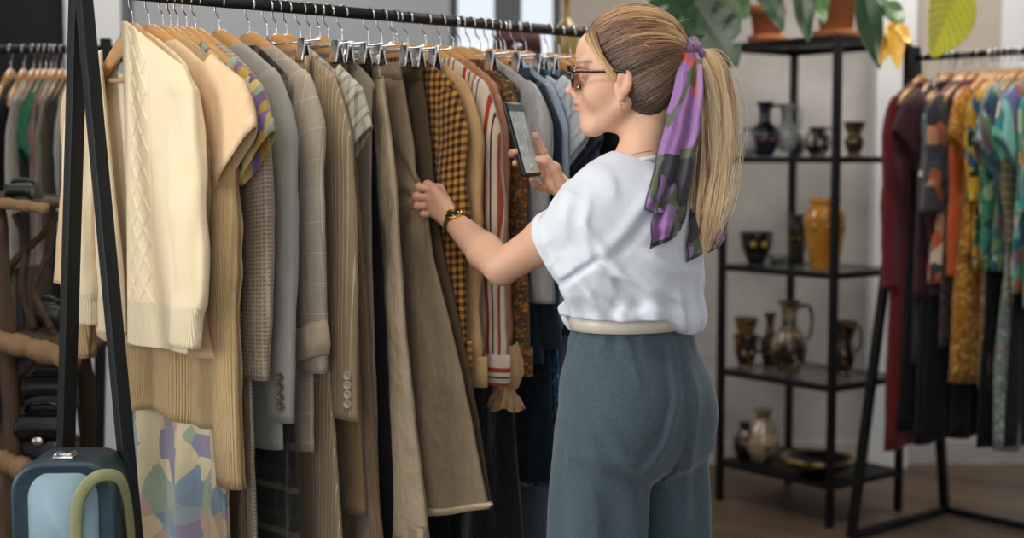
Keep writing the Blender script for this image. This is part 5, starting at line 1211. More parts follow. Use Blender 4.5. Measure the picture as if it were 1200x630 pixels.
JUG = [(.55, 0), (.58, .02), (.80, .12), (1, .30), (.97, .42), (.70, .56), (.42, .64), (.38, .78), (.46, .92), (.66, 1.0), (.60, 1.0), (.38, .92), (.32, .75), (.3, .6)]
VASE = [(.5, 0), (.55, .02), (.85, .18), (1, .38), (.92, .55), (.6, .72), (.42, .80), (.44, .9), (.55, 1.0), (.48, 1.0), (.36, .9), (.34, .8), (.3, .7)]
GOB = [(.62, 0), (.66, .03), (.5, .08), (.72, .2), (.86, .38), (.82, .5), (.62, .62), (.60, .68), (.86, .84), (1, 1.0), (.93, 1.0), (.55, .72), (.4, .66)]
BOWL = [(.45, 0), (.5, .03), (.72, .25), (.93, .6), (1, 1.0), (.95, 1.0), (.85, .6), (.6, .25), (.1, .12)]
AMPH = [(.62, 0), (.66, .03), (.80, .25), (.96, .55), (1, .72), (.86, .83), (.66, .87), (.66, .91), (.74, .94), (.72, 1.0), (.62, 1.0), (.56, .93), (.5, .85)]
POT = [(.5, 0), (.55, .04), (.9, .25), (1, .5), (.85, .75), (.62, .82), (.6, .9), (.68, 1.0), (.6, 1.0), (.52, .9), (.5, .8)]
PLATE = [(.4, 0), (.42, .1), (.8, .5), (1, 1.0), (.97, 1.0), (.75, .65), (.38, .3), (.05, .28)]
def pot(name, cat, label, px, ybase, shelf, wpx, hpx, prof, mat, handles=0, side=1, seg=40, mark=None, lid=False, dz=0.0, depth=None, group='pottery on the black shelves'):
    z = SHZ[shelf]+.002+dz
    p = un(px, ybase, depth) if depth else unz(px, ybase, z)
    # keep every pot standing inside the shelf
    rel = p-sf0; xx = min(max(rel.dot(eu), .05), Wd-.05); yy = min(max(rel.dot(ew), .07), Dp-.06)
    if not depth:
        # slide along the view ray's column to stay on the board
        best = None
        for yy_ in np.linspace(.08, Dp-.08, 30):
            for xx_ in np.linspace(.06, Wd-.06, 50):
                q = sf0+eu*xx_+ew*yy_; e = abs(proj(q.x, q.y, z)[0]-px)+.35*abs(proj(q.x, q.y, z)[1]-ybase)
                if best is None or e < best[0]: best = (e, q)
        p = Vector((best[1].x, best[1].y, z))
    sc_ = p.y/FPX; r = wpx*sc_/2; h = hpx*sc_
    root = empty(name, p, 0, label, cat, group); mb = MB(); n = len(prof)
    pr = scaleprof(prof, r, h); ts = np.linspace(0, n-1, n*4); pr = [(float(np.interp(t, range(n), [q[0] for q in pr])), float(np.interp(t, range(n), [q[1] for q in pr]))) for t in ts]
    mb.lathe(pr, seg); mb.build('body', mat, root)
    for k in range(handles):
        sg = side if k == 0 else -side; mb = MB(); rr = r*.62
        mb.tube(smooth_path([(sg*r*.42, 0, h*.90), (sg*r*1.0, 0, h*.93), (sg*r*1.22, 0, h*.74), (sg*r*1.12, 0, h*.52), (sg*r*.86, 0, h*.44)], 20), r*.10, 8); mb.build('handle', mat, root)
    if mark:
        mb = MB()
        for k in range(mark[1]):
            a = -PI/2+(k-(mark[1]-1)/2)*.7; rr = np.interp(mark[2], [q[1]/h for q in pr[:int(len(pr)*.7)]], [q[0] for q in pr[:int(len(pr)*.7)]])
            mb.sphere((rr*math.cos(a), rr*math.sin(a), h*mark[2]), (r*.17*mark[3], r*.07, r*.17*mark[3]), 10)
        mb.build('decoration', mark[0], root)
    return root
G_navy = glaze('navy_glaze', '#10141f', '#1a2235'); G_blue = glaze('blue_grey_glaze', '#343c49', '#4a5462'); G_bw = glaze('cream_black_glaze', '#15110f', '#a79e8c', sc=16, th=.56)
G_bronze = glaze('bronze_glaze', '#3a2a17', '#6e5429', c3='#8d7441'); G_brown = glaze('brown_glaze', '#20130d', '#46280f', c3='#8a6a3a'); G_yel = glaze('mustard_glaze', '#a8701c', '#bd8427', sc=5); G_dyel = glaze('dark_mustard_glaze', '#41331a', '#1d1a12')
G_blk = glaze('black_glaze', '#0e0e0f', '#16140f'); G_gold = simple('gold_decor', '#c1952c', .4); G_orange = simple('orange_decor', '#a8622c', .4); G_cream = glaze('speckled_cream_glaze', '#a39076', '#5b3c20', sc=11, th=.60, c3='#3d2717'); G_white = glaze('white_glaze', '#a9abab', '#98999a')
G_wdecor = simple('white_decor', '#b9b2a2', .4)
pot('jug', 'jug', 'dark navy pottery jug with handle on the upper shelf', 896, 184, 3, 34, 63, JUG, G_navy, 1, 1, mark=(G_orange, 2, .3, .7))
pot('jar', 'jar', 'small round blue-grey jar right of the navy jug', 932, 184, 3, 24, 26, POT, G_blue)
pot('jug', 'jug', 'pale grey jug standing behind the small round jars', 922, 178, 3, 26, 56, JUG, G_white, 1, 1, depth=5.62)
pot('teapot', 'teapot', 'round black teapot with big cream spots on the upper shelf', 958, 184, 3, 31, 34, POT, G_bw, 1, 1, mark=(G_wdecor, 3, .45, 1.5))
pot('cup', 'cup', 'bronze glazed footed cup at the right end of the upper shelf', 1001, 184, 3, 27, 40, GOB, G_bronze)
pot('jar', 'jar', 'pale grey jar half hidden by the ponytail on the upper shelf', 862, 184, 3, 26, 34, POT, G_white)
pot('bowl', 'bowl', 'black bowl with a yellow motif on the third shelf', 886, 303, 2, 39, 37, BOWL, G_blk, mark=(G_gold, 2, .62, 1.1))
pot('dish', 'dish', 'small glass dish beside the mustard vase', 911, 307, 2, 25, 9, BOWL, G_white)
pot('jar', 'jar', 'dark jar with mustard bands behind the mustard vase', 934, 306, 2, 25, 56, AMPH, G_dyel, mark=(G_gold, 3, .5, .9))
pot('vase', 'vase', 'large mustard yellow vase on the third shelf', 966, 315, 2, 50, 84, AMPH, G_yel, 0, 1, mark=(G_yel, 3, .6, 1.0))
pot('bowl', 'bowl', 'brown pottery bowl nearest the woman\'s hip on the fourth shelf', 826, 426, 1, 30, 40, BOWL, G_brown, 1, 1, mark=(G_wdecor, 2, .5, .8))
pot('goblet', 'goblet', 'brown and cream glazed goblet left on the fourth shelf', 864, 427, 1, 29, 60, GOB, G_bronze, 0)
pot('jug', 'jug', 'dark brown jug behind the big glossy pitcher', 902, 424, 1, 24, 62, JUG, G_brown, 0)
pot('pitcher', 'pitcher', 'big glossy brown pitcher with a loop handle on the fourth shelf', 924, 436, 1, 44, 84, JUG, glaze('pitcher_glaze', '#2a1c12', '#766349', sc=9, c3='#a3947a'), 1, 1)
pot('mug', 'mug', 'dark brown handled cup at the right end of the fourth shelf', 988, 440, 1, 34, 64, GOB, G_brown, 1, 1)
pot('vase', 'vase', 'dark vase with thin neck left on the bottom shelf', 848, 530, 0, 28, 44, VASE, G_blk, mark=(G_orange, 2, .5, .8))
pot('vase', 'vase', 'speckled cream and brown vase on the bottom shelf', 893, 540, 0, 42, 62, VASE, G_cream)
pot('bowl', 'bowl', 'wide dark bowl with mustard rim on the bottom shelf', 958, 556, 0, 88, 20, PLATE, G_blk)
_pb = [o for o in bpy.data.objects if o.name.startswith('bowl') and 'mustard rim' in o.get('label', '')][0]
mb = MB(); _r = 44*_pb.location.y/FPX; _hh = 20*_pb.location.y/FPX; mb.tube([(_r*.97*math.cos(t), _r*.97*math.sin(t), _hh*.98) for t in np.linspace(0, 2*PI, 40, endpoint=False)], .009, 8, closed=True, flat=.6); mb.build('rim', glaze('rim_glaze', '#8a6a22', '#3c2c10', sc=10), _pb)
# ---- plants on top
G_terra = simple('terracotta', '#a8653b', .8, 0, .1, 12); G_soil = simple('soil', '#2a1d14', .95, 0, .3, 60)
def leafmat(name, c, c2):
    b = NB(name); uv = b.uv(); U, V, _ = b.sep(uv); v = b.math('ABSOLUTE', b.math('SUBTRACT', b.math('FRACT', b.math('ADD', b.math('MULTIPLY', V, 9), b.math('MULTIPLY', b.math('ABSOLUTE', b.math('SUBTRACT', U, .5)), -5))), .5))
    col = b.mix(b.noise(uv, 3, 3), c, c2); col = b.mix(b.math('LESS_THAN', v, .05), col, hexmul(c2, 1.2)); return b.out(col, .35, b.bump(v, .002, .4))
L_dark = leafmat('dark_green_leaf', '#17301a', '#234520'); L_mid = leafmat('mid_green_leaf', '#284d20', '#42702c'); L_yg = leafmat('yellow_green_leaf', '#8fa02c', '#c3b437'); L_y = leafmat('yellow_leaf', '#d09a2c', '#e2b650')
def leaf(root, base, tip, width, mat, notch=0, droop=.05, seed=0, side=None, name='leaf', curl=.15):
    base = Vector(base); tip = Vector(tip); ax = tip-base; L = ax.length; ax.normalize(); sd = (Vector(side) if side else Vector((ax.z, -.15, -ax.x))); sd = (sd-ax*sd.dot(ax)).normalized(); nm = ax.cross(sd); r = np.random.default_rng(seed+1000)
    mb = MB(); NV, NU = 60, 24; V = []; U_ = []
    for i in range(NV+1):
        v = i/NV; hw = width/2*(math.sin(PI*v**.75)**.75 if 0 < v < 1 else 0)+.001
        for j in range(NU+1):
            u = j/NU*2-1; k = 1.0
            if notch and abs(u) > .32:
                ph = (v*notch+.35*abs(u)) % 1.0; 
                if ph < .34 and .1 < v < .93: k = .32/abs(u)+(1-.32/abs(u))*sstep(.0, .10, min(abs(ph), abs(.34-ph)) if False else max(0, .05-min(ph, .34-ph)))
            x = u*hw*k; V.append(base+ax*(L*v+abs(u)*hw*.25*(1-2*v)*.0)+sd*x+nm*(-curl*abs(x)-droop*v*v+.006*math.sin(v*9+seed)*abs(u))+Vector((0, 0, -droop*v*v*.8))); U_.append((j/NU, v))
    F = [(i*(NU+1)+j, i*(NU+1)+j+1, (i+1)*(NU+1)+j+1, (i+1)*(NU+1)+j) for i in range(NV) for j in range(NU)]
    mb.add(V, F, U_); o = mb.build(name, mat, root, solid=.0015); o.matrix_parent_inverse = Matrix.Translation(-root.location); return o
def stem(root, pts, r=.004, mat=None):
    mb = MB(); mb.tube(smooth_path(pts, 20), r, 8); o = mb.build('stem', mat or L_mid, root); o.matrix_parent_inverse = Matrix.Translation(-root.location)
def planter(px, D, w, h, label, lbl2=None):
    p = un(px, 40, D); q = Vector((p.x, D, 1.830)); rel = q-sf0; xx = min(max(rel.dot(eu), .09), Wd-.09); yy = min(max(rel.dot(ew), .09), Dp-.09)
    best = min(((abs(proj(*(sf0+eu*a+ew*c+Vector((0, 0, 1.83))))[0]-px), a, c) for a in np.linspace(w/2, Wd-w/2, 40) for c in (yy,)), key=lambda t: t[0]); q = sf0+eu*best[1]+ew*best[2]; q.z = 1.829
    root = empty('potted_plant', q, 0, label, 'plant', None)
    mb = MB(); mb.lathe([(w*.50, 0), (w*.53, .012), (w*.53, .03), (w*.47, .032), (w*.3, .02)], 36); mb.build('saucer', G_terra, root)
    mb = MB(); mb.lathe([(w*.34, .02), (w*.36, .022), (w*.44, h*.74), (w*.50, h*.75), (w*.51, h), (w*.46, h), (w*.43, h*.8)], 36); mb.build('pot', G_terra, root)
    mb = MB(); mb.lathe([(.001, h*.86), (w*.43, h*.88), (w*.43, h*.84), (.001, h*.82)], 30); mb.build('soil', G_soil, root); return root, q
pl1, q1 = planter(898, 5.62, .145, .15, 'small terracotta pot with a split-leaf plant reaching left over the shelving unit')
top1 = q1+Vector((0, 0, .14))
def LF(root, q, bpx, tpx, D0, D1, w, mat, **k):
    b_ = un(*bpx, D0); t_ = un(*tpx, D1); stem(root, [q+Vector((0, 0, .0)), (q+b_)/2+Vector((0, 0, .10)), b_]); return leaf(root, b_, t_, w, mat, **k)
LF(pl1, top1, (800, -20), (862, 75), 5.35, 5.25, .24, L_dark, notch=5, seed=1, droop=.03)
LF(pl1, top1, (838, -35), (782, 45), 5.45, 5.35, .22, L_mid, notch=5, seed=2, droop=.03)
LF(pl1, top1, (860, -30), (818, 62), 5.6, 5.5, .20, L_dark, notch=5, seed=3, droop=.02)
LF(pl1, top1, (770, -25), (815, 30), 5.3, 5.2, .18, L_dark, notch=4, seed=4)
LF(pl1, top1, (850, -20), (872, 12), 5.4, 5.4, .12, L_mid, seed=5)
pl2, q2 = planter(979, 5.42, .17, .24, 'large terracotta pot with broad green leaves at the right end of the shelving unit top')
top2 = q2+Vector((0, 0, .22))
LF(pl2, top2, (893, -22), (914, 28), 5.15, 5.12, .085, L_dark, seed=6); LF(pl2, top2, (938, -20), (942, 40), 5.1, 5.08, .075, L_dark, seed=7); LF(pl2, top2, (962, -24), (958, 22), 5.15, 5.1, .07, L_mid, seed=8)
LF(pl2, top2, (1012, -14), (1024, 72), 5.05, 5.0, .10, L_dark, seed=9); LF(pl2, top2, (1040, 2), (1052, 28), 5.1, 5.05, .08, L_mid, seed=10)
LF(pl2, top2, (1128, -16), (1084, 56), 5.0, 4.95, .19, L_yg, notch=0, seed=11, curl=.3)
LF(pl2, top2, (1052, 28), (1022, 66), 5.0, 4.95, .055, L_y, seed=12, curl=.5); LF(pl2, top2, (1045, 26), (1046, 76), 5.0, 4.93, .065, L_y, seed=13, curl=.5); LF(pl2, top2, (1050, 28), (1066, 50), 5.0, 4.95, .04, L_y, seed=14, curl=.5)

# ================================================================= right rack
Hr = 1.745; r0 = unz(1072, 68, Hr); r1_ = unz(1200, 60, Hr); R2 = Rail((r0.x, r0.y), (r1_.x-r0.x, r1_.y-r0.y), Hr)
# n must point to the left-near side
R2n = -R2.n if R2.n.x > 0 else R2.n
rk2 = empty('clothes_rack', R2.P(0), 0, 'black metal A-frame clothes rack with colourful printed shirts on the right', 'clothes rack', 'black A-frame clothes racks'); RI2 = Matrix.Translation(-rk2.location)
def on2(o): o.matrix_parent_inverse = RI2; return o
mb = MB(); mb.tube([R2.P(-.02), R2.P(1.25)], .0125, 14); on2(mb.build('rail', M_metal, rk2))
for s in (0, 1.23):
    fn_ = R2n
    for a, nm in ((.33, 'leg'), (-.27, 'leg')):
        mb = MB(); t0 = R2.P(s)+Vector((0, 0, .04)); t1 = R2.P(s)+fn_*a; t1.z = .012; sq_tube(mb, t0, t1, .030); on2(mb.build('leg', M_metal, rk2))
    mb = MB(); a = R2.P(s)+fn_*.33; a.z = .02; c = R2.P(s)-fn_*.27; c.z = .02; sq_tube(mb, a, c, .026); on2(mb.build('foot_bar', M_metal, rk2))
mb = MB(); a = R2.P(0)-fn_*.27; a.z = .02; c = R2.P(1.23)-fn_*.27; c.z = .02; sq_tube(mb, a, c, .026); on2(mb.build('base_bar', M_metal, rk2))
class R2c: pass
R2f = Rail((r0.x, r0.y), (r1_.x-r0.x, r1_.y-r0.y), Hr)
if R2.n.x > 0: R2f.n = -R2.n; R2f.rz = math.atan2(R2f.n.y, R2f.n.x)
G2 = 'clothes on the right rack'
c_red = fabric('red_knit', '#6a1d1f', wr=.006); c_wine = fabric('wine_satin', '#3a1720', wr=.006, rough=.6); c_blk = m_black
c_str2 = fabric('dark_stripe', '#2b1d20', 'stripe', [(0, '#2b1d20'), (.8, '#8a7a74')], per=.03)
P1 = fabric('abstract_print', '#42474b', 'print', ['#3c4146', '#b98a6a', '#2c3135', '#d6c9ae', '#4b5358', '#b5603c', '#3a4147', '#6f8a84'], scale=14)
P2 = fabric('orange_floral', '#b5771f', 'floral', ['#c98f2c', '#8a5a1a', '#d9b25a', '#7c3a1c', '#c77a2a'], scale=30); P2b = fabric('ochre_dress', '#99691b', 'floral', ['#b3842b', '#7c5116', '#c9a35c', '#8d3c1f'], scale=26)
P3 = fabric('yellow_block_print', '#c99a1e', 'print', ['#d2a324', '#1c2a22', '#c9961c', '#d8b03c', '#2f6a4c', '#33567c', '#cfa028'], scale=22)
P4 = fabric('small_brown_print', '#6f5a3c', 'floral', ['#a88f62', '#3e3426', '#8a5d35'], scale=60); P5 = fabric('green_print', '#2b6a54', 'print', ['#2a7058', '#1d4a44', '#3f8a6a', '#a5b78a'], scale=25)
P6 = fabric('blue_tropical', '#3c5d74', 'print', ['#38566e', '#6f8f5c', '#4f7f94', '#7a5a68', '#2f4358', '#a7b0a0', '#3d6d62'], scale=24); P7 = fabric('turquoise_tropical', '#3c9a94', 'print', ['#3fa39c', '#8ed0c0', '#2d7c84', '#6fb58e', '#7a74a8', '#e0d9b8', '#c86a4a'], scale=18)
P8 = fabric('teal_floral', '#2d7f7a', 'print', ['#2f8f86', '#c9c9a0', '#1f5d62', '#5aa58c', '#d09a4a', '#3a6c9a'], scale=20); P9 = fabric('purple_green_floral', '#6a7a6c', 'floral', ['#7f9a78', '#8a5a8c', '#4d5d5a', '#9aa79a'], scale=24)
P10 = fabric('cream_black_weave', '#8a826c', 'check', [(0, '#a39a7c'), (.3, '#23241f'), (.5, '#8f7c4a'), (.7, '#2f4a44')], per=.03)
c_org = fabric('orange_cotton', '#b8521c'); c_dkf = fabric('black_red_floral', '#171316', 'floral', ['#5a2226', '#2c2a30', '#6f5a3a'], scale=45)
F2 = lambda px, a, drop: R2f.find(px, a, drop, -.3, 1.3)
def g2(name, cat, label, px, a, drop, mat, **k):
    k.setdefault('amp', .006); k.setdefault('lod', .6); return garment(R2f, name, cat, label, G2, F2(px, a, drop), mat, **k)
g2('cardigan', 'cardigan', 'long dark red knitted dress at the left end of the right rack', 1034, .245, .5, c_red, w=.20, L=1.42, hem=.20, sl='long', sL=.68, th=.018, sth=.025, shw=.066, hanglabel='pale wooden hanger at the left end of the right rack')
g2('skirt', 'skirt', 'long black skirt right of the red knitted dress', 1075, .19, 1.0, c_blk, w=.19, L=1.38, hem=.2, sl=None, th=.022, hangkind='clip', coll=False)
g2('blouse', 'blouse', 'wine satin blouse with short sleeves beside the red dress', 1058, .30, .30, c_wine, w=.21, L=.86, sl='short', sL=.19, flare=.04, shw=.07, sth=.03, th=.02)
g2('dress', 'dress', 'dark pinstriped dress between the red and black garments', 1070, .19, .8, c_str2, w=.19, L=1.1, sl=None, th=.012)
g2('blouse', 'blouse', 'second wine blouse left of the abstract print shirt', 1088, .22, .5, c_wine, w=.20, L=.85, sL=.5, th=.014)
g2('shirt', 'shirt', 'grey abstract print shirt with orange and cream shapes', 1086, .26, .35, P1, w=.215, L=.80, sL=.40, sth=.030, shw=.085, th=.02, lean=.02)
g2('dress', 'dress', 'black dress with small red flowers low behind the abstract print shirt', 1104, .19, .9, c_dkf, w=.19, L=1.02, sl=None, th=.02)
g2('shirt', 'shirt', 'plain orange shirt behind the abstract print shirt', 1116, .22, .4, c_org, w=.20, L=.72, sL=.62, th=.010, shw=.05)
g2('dress', 'dress', 'long ochre floral dress hanging lower than the shirts', 1122, .21, .8, P2b, w=.19, L=1.14, hem=.235, sl=None, th=.022, amp=.01)
g2('shirt', 'shirt', 'orange floral shirt with short sleeves', 1120, .28, .30, P2, w=.21, L=.70, sl='short', sL=.20, flare=.02, shw=.06, sth=.024)
g2('dress', 'dress', 'small brown print dress between the ochre dress and the tropical shirts', 1146, .20, .8, P4, w=.19, L=1.16, sl=None, th=.014)
g2('shirt', 'shirt', 'yellow block print shirt with black and green shapes', 1133, .25, .40, P3, w=.21, L=.74, sL=.36, sth=.022, shw=.066)
g2('shirt', 'shirt', 'green print shirt partly hidden behind the yellow block print shirt', 1152, .22, .5, P5, w=.20, L=.74, sL=.56, shw=.05)
g2('shirt', 'shirt', 'blue tropical print shirt with wide short sleeves', 1154, .28, .34, P6, w=.21, L=.74, sl='short', sL=.24, flare=.03, shw=.078, sth=.030)
g2('dress', 'dress', 'long green and purple floral dress hanging low at the right edge', 1172, .21, .9, P9, w=.20, L=1.35, hem=.23, sl=None, th=.02, amp=.01)
g2('shirt', 'shirt', 'woven cream and black striped shirt low behind the turquoise shirts', 1178, .22, .7, P10, w=.20, L=.86, sL=.5)
g2('shirt', 'shirt', 'turquoise tropical shirt with lilac cuffs', 1176, .28, .34, P7, w=.21, L=.82, sl='short', sL=.22, flare=.03, shw=.075, sth=.030)
g2('shirt', 'shirt', 'teal floral shirt at the right edge of the picture', 1196, .26, .4, P8, w=.215, L=.86, sL=.40, sth=.028, shw=.075)
g2('shirt', 'shirt', 'light turquoise print shirt last before the right edge', 1210, .24, .5, P7, w=.215, L=.90, sL=.55, sth=.024, shw=.06)
for _i, (_s, _lb) in enumerate(((.10, 'long black dress low behind the wine blouses'), (.20, 'long black dress low behind the orange shirt'), (.31, 'long black dress low behind the ochre dress'), (.42, 'long black dress low behind the blue tropical shirt'), (.52, 'long black dress low behind the turquoise tropical shirt'))):
    garment(R2f, 'dress', 'dress', _lb, G2, _s, m_black, w=.17, L=1.34+.02*(_i % 2), hem=.20, sl=None, th=.012, amp=.006, lod=.6)
g2('shirt', 'shirt', 'green print shirt beyond the right edge turquoise shirts', 1226, .24, .5, P5, w=.21, L=.86, sL=.55, sth=.024, shw=.06)

# ================================================================= far left rack, lateral
R3 = Rail((-2.10, 4.2), (1, 0), 1.70)
rk3 = empty('clothes_rack', (-1.75, 4.2, 1.70), 0, 'black clothes rack in the dark left corner behind the cream cardigan', 'clothes rack', None); RI3 = Matrix.Translation(-rk3.location)
mb = MB(); mb.tube([R3.P(-.1), R3.P(.92)], .0125, 12); o = mb.build('rail', M_metal, rk3); o.matrix_parent_inverse = RI3
for s in (-.08, .90):
    for a in (.24, -.24): mb = MB(); q = R3.P(s, a); q.z = .0; sq_tube(mb, R3.P(s)+Vector((0, 0, .03)), q, .028); o = mb.build('leg', M_metal, rk3); o.matrix_parent_inverse = RI3
G3 = 'clothes on the far left rack'
c_g1 = fabric('ash_grey', '#8b8478'); c_g2 = fabric('stone_white', '#b3ada0'); c_grn = fabric('emerald', '#1f6b4a'); c_pk = fabric('pink_floral', '#8d7468', 'floral', ['#a5685c', '#6f7468'], scale=40); c_dk = fabric('charcoal', '#2b2b2c')
seq = [(-14, m_black, 'first black shirt at the left edge of the far left rack', .9, 'long'), (2, m_black, 'second black shirt on the far left rack', .9, 'long'), (14, c_g2, 'stone white shirt next to the black shirts, far left rack', .74, 'long'), (22, c_g1, 'ash grey shirt on the far left rack', .8, 'long'), (29, c_dk, 'charcoal shirt on the far left rack', .84, 'long'), (36, c_grn, 'emerald green shirt on the far left rack', .62, 'short'), (41, c_pk, 'pink floral shirt right of the emerald shirt', .78, 'long'), (49, c_g1, 'second ash grey shirt, right of the pink floral shirt', .82, 'long'), (57, m_olive, 'olive brown shirt on the far left rack', .8, 'long'), (64, c_dk, 'second charcoal shirt, near the rack post', .8, 'long'), (72, c_g2, 'second stone white shirt, beside the peach sleeve', .78, 'long'), (82, m_black, 'black shirt behind the near rack post', .9, 'long')]
for px, mt, lb, L, sl in seq:
    garment(R3, 'shirt', 'shirt', lb, G3, R3.find(px, .2, .3, -.6, 1.5), mt, w=.2, L=L, sL=.58 if sl == 'long' else .2, sl=sl, th=.011, sth=.016, lod=.35, rz=.0, hanglabel='pale hanger with the '+lb.split(',')[0].replace(' on the far left rack', '')+', far left')

# ---- rustic branch shelf
def barkmat():
    b = NB('branch_bark'); o = b.obj(); g = b.noise(b.map(o, (6, 6, 1)), 6, 5, .6); return b.out(b.mix(g, '#261b13', '#5f4831'), .8, b.bump(g, .006, .8))
M_bark = barkmat(); M_bark2 = simple('pale_peeled_wood', '#8a6a49', .7, 0, .18, 9, .002)
rs = empty('branch_shelf', (-1.45, 3.45, 0), 0, 'rustic shelf made of branches in the dark left corner', 'shelf'); RSI = Matrix.Translation(-rs.location)
def logp(name, pts, r, mat=M_bark, seed=0):
    mb = MB(); pp = smooth_path(pts, 40); rad = [r*(1+.10*math.sin(i*.7+seed)+.06*math.sin(i*1.9)) for i in range(41)]
    mb.tube(pp, rad, 14); o = mb.build(name, mat, rs); o.matrix_parent_inverse = RSI; return o
D3 = 3.35
logp('upright', [(-1.235, D3+.03, 0), (-1.215, D3+.03, .7), (-1.24, D3+.03, 1.30)], .022, seed=1); logp('upright', [(-1.75, D3+.03, 0), (-1.76, D3+.03, .7), (-1.74, D3+.03, 1.32)], .03, seed=2)
logp('upright', [(-1.12, D3+.25, 0), (-1.10, D3+.25, .7), (-1.13, D3+.25, 1.25)], .022, seed=5); logp('upright', [(-.82, D3+.30, 0), (-.80, D3+.30, 1.2)], .022, seed=6)
for (xa_, ya_), (xb_, yb_), r, k in (((-40, 238), (56, 245), .013, 0), ((-40, 392), (92, 424), .026, 1), ((-40, 530), (60, 562), .028, 2)):
    a = un(xa_, ya_, D3); c = un(xb_, yb_, D3); logp('shelf_branch', [a, (a+c)/2+Vector((0, 0, .006)), c], r, M_bark2, k)
    a2 = a+Vector((0, .32, .01)); c2 = c+Vector((0, .32, .01)); logp('shelf_branch', [a2, c2], r*.8, M_bark, k+3)
    mb = MB(); mid = (a+c)/2; t = (c-a); ang = -math.atan2(t.z, t.x); mb.box(mid+Vector((0, .16, r*.6)), (t.length, .30, .014), Matrix.Rotation(ang, 3, 'Y')); o = mb.build('shelf_board', M_bark, rs); o.matrix_parent_inverse = RSI
for k, pts in enumerate([[un(2, 330, D3+.1), un(22, 300, D3+.1), un(50, 275, D3+.1), un(70, 250, D3+.1)], [un(18, 250, D3+.1), un(30, 290, D3+.1), un(26, 340, D3+.1), un(40, 385, D3+.1)], [un(60, 385, D3+.1), un(40, 340, D3+.1), un(55, 300, D3+.1), un(62, 255, D3+.1)], [un(8, 545, D3+.1), un(30, 500, D3+.1), un(20, 450, D3+.1), un(45, 415, D3+.1)]]):
    logp('twig', pts, .009, M_bark, k)
# bags on the branch shelf
M_lthr = simple('glossy_black_leather', '#101113', .22, 0, .1, 30, .0006); M_silver = simple('silver', '#c9c9c9', .25, 1.0, .03); M_gbag = simple('dark_olive_leather', '#2e2f2a', .45, 0, .1, 30, .001)
def bag(label, px, ybase, w, h, d, mat, D, clasp=True, group='bags on the branch shelf'):
    p = un(px, ybase, D); root = empty('handbag', p, 0, label, 'handbag', group)
    mb = MB(); rr = []
    for i in range(13):
        v = i/12; ww = w/2*(1-.10*v+.05*math.sin(PI*v)); dd = d/2*(1-.45*v+.1*math.sin(PI*v)); rr.append([(ww*math.copysign(abs(math.cos(t))**.4, math.cos(t)), dd*math.copysign(abs(math.sin(t))**.5, math.sin(t)), h*v+.004*math.sin(5*t+v*3)) for t in np.linspace(0, 2*PI, 40, endpoint=False)])
    mb.loft(rr, None, True, True); mb.build('bag_body', mat, root)
    mb = MB(); mb.sheet(lambda u, v: ((u-.5)*w*.93, -d/2*(.62+.5*math.sin(PI*min(1, v*.8+.1)))-.004, h*(1.0-.55*v)-.01*abs(2*u-1)**3*v), 16, 10); mb.build('flap', mat, root, solid=.004)
    if clasp: mb = MB(); mb.sphere((0, -d*.58-.006, h*.47), (.016, .006, .011), 14); mb.build('clasp', M_silver, root)
    mb = MB(); mb.tube(smooth_path([(-w*.42, 0, h*.9), (-w*.3, -.02, h*1.15), (0, -.02, h*1.22), (w*.3, -.02, h*1.15), (w*.42, 0, h*.9)], 20), .006, 8); mb.build('bag_handle', mat, root); return root
bag('glossy black leather handbag with silver clasp above the teal case', 55, 536, .125, .115, .10, M_lthr, 3.42)
bag('dark olive leather bag on the branch shelf, above the glossy handbag', 62, 478, .12, .085, .10, M_gbag, 3.50, False)
bag('black handbag on the middle branch, beside the beige sleeve', 56, 398, .10, .09, .10, M_gbag, 3.55, False)
bag('small dark bag on the top branch beneath the emerald shirt', 30, 239, .07, .05, .10, M_gbag, 3.50, False)
# books / scarves standing in the dark
for i, (px, c) in enumerate(((8, '#5f5a50'), (17, '#2e2c2b'), (26, '#6d6659'), (34, '#3b3a3a'), (42, '#4a3f33'))):
    p = un(px, 395, 3.52); mb = MB(); mb.box((0, 0, .09), (.016, .12, .18), None, .004); o = mb.build('folded_scarf', simple('scarf_cloth', c, .9), None); o.location = p
    tag(o, ['grey folded scarf, leftmost on the middle branch shelf', 'black folded scarf, second from left on the middle branch', 'beige-grey folded scarf in the middle of the branch shelf row', 'charcoal folded scarf right of the beige-grey one', 'brown folded scarf, rightmost on the middle branch shelf'][i], 'scarf', 'folded scarves on the branch shelf')
# ================================================================= teal vanity case on a stool
cx0 = un(76, 575, 2.5); stz = .553
st = empty('stool', (cx0.x, 2.56, 0), 0, 'low wooden stool carrying the teal vanity case', 'stool'); 
mb = MB(); mb.box((0, 0, stz-.015), (.30, .22, .03), None, .006); mb.build('seat', M_wood, st)
for sx in (-1, 1):
    for sy_ in (-1, 1): mb = MB(); mb.tube([(sx*.10, sy_*.075, stz-.02), (sx*.125, sy_*.095, 0)], [.014, .011], 10); mb.build('leg', M_wood, st)
M_teal = simple('teal_vinyl', '#20363f', .45, 0, .06, 30, .0008); M_teal2 = simple('pale_teal_panel', '#7d949e', .5, 0, .05, 8); M_strap = simple('olive_webbing', '#8f9066', .9, 0, .08, 90, .001)
vc = empty('vanity_case', (cx0.x, 2.55, stz), math.radians(2), 'teal vanity case with silver clasp and olive strap, in front of the rack post', 'case')
def rrect(w, h, r, n=10):
    o = []
    for cx_, cz_, a0 in ((w/2-r, h-r, 0), (-w/2+r, h-r, 90), (-w/2+r*.6, r*.6, 180), (w/2-r*.6, r*.6, 270)):
        rr_ = r if a0 < 100 else r*.6
        for k in range(n): t = math.radians(a0+90*k/(n-1)); o.append((cx_+rr_*math.cos(t), cz_+rr_*math.sin(t)))
    return o
cw, ch_, cdp = .188, .285, .13
mb = MB(); rr = []
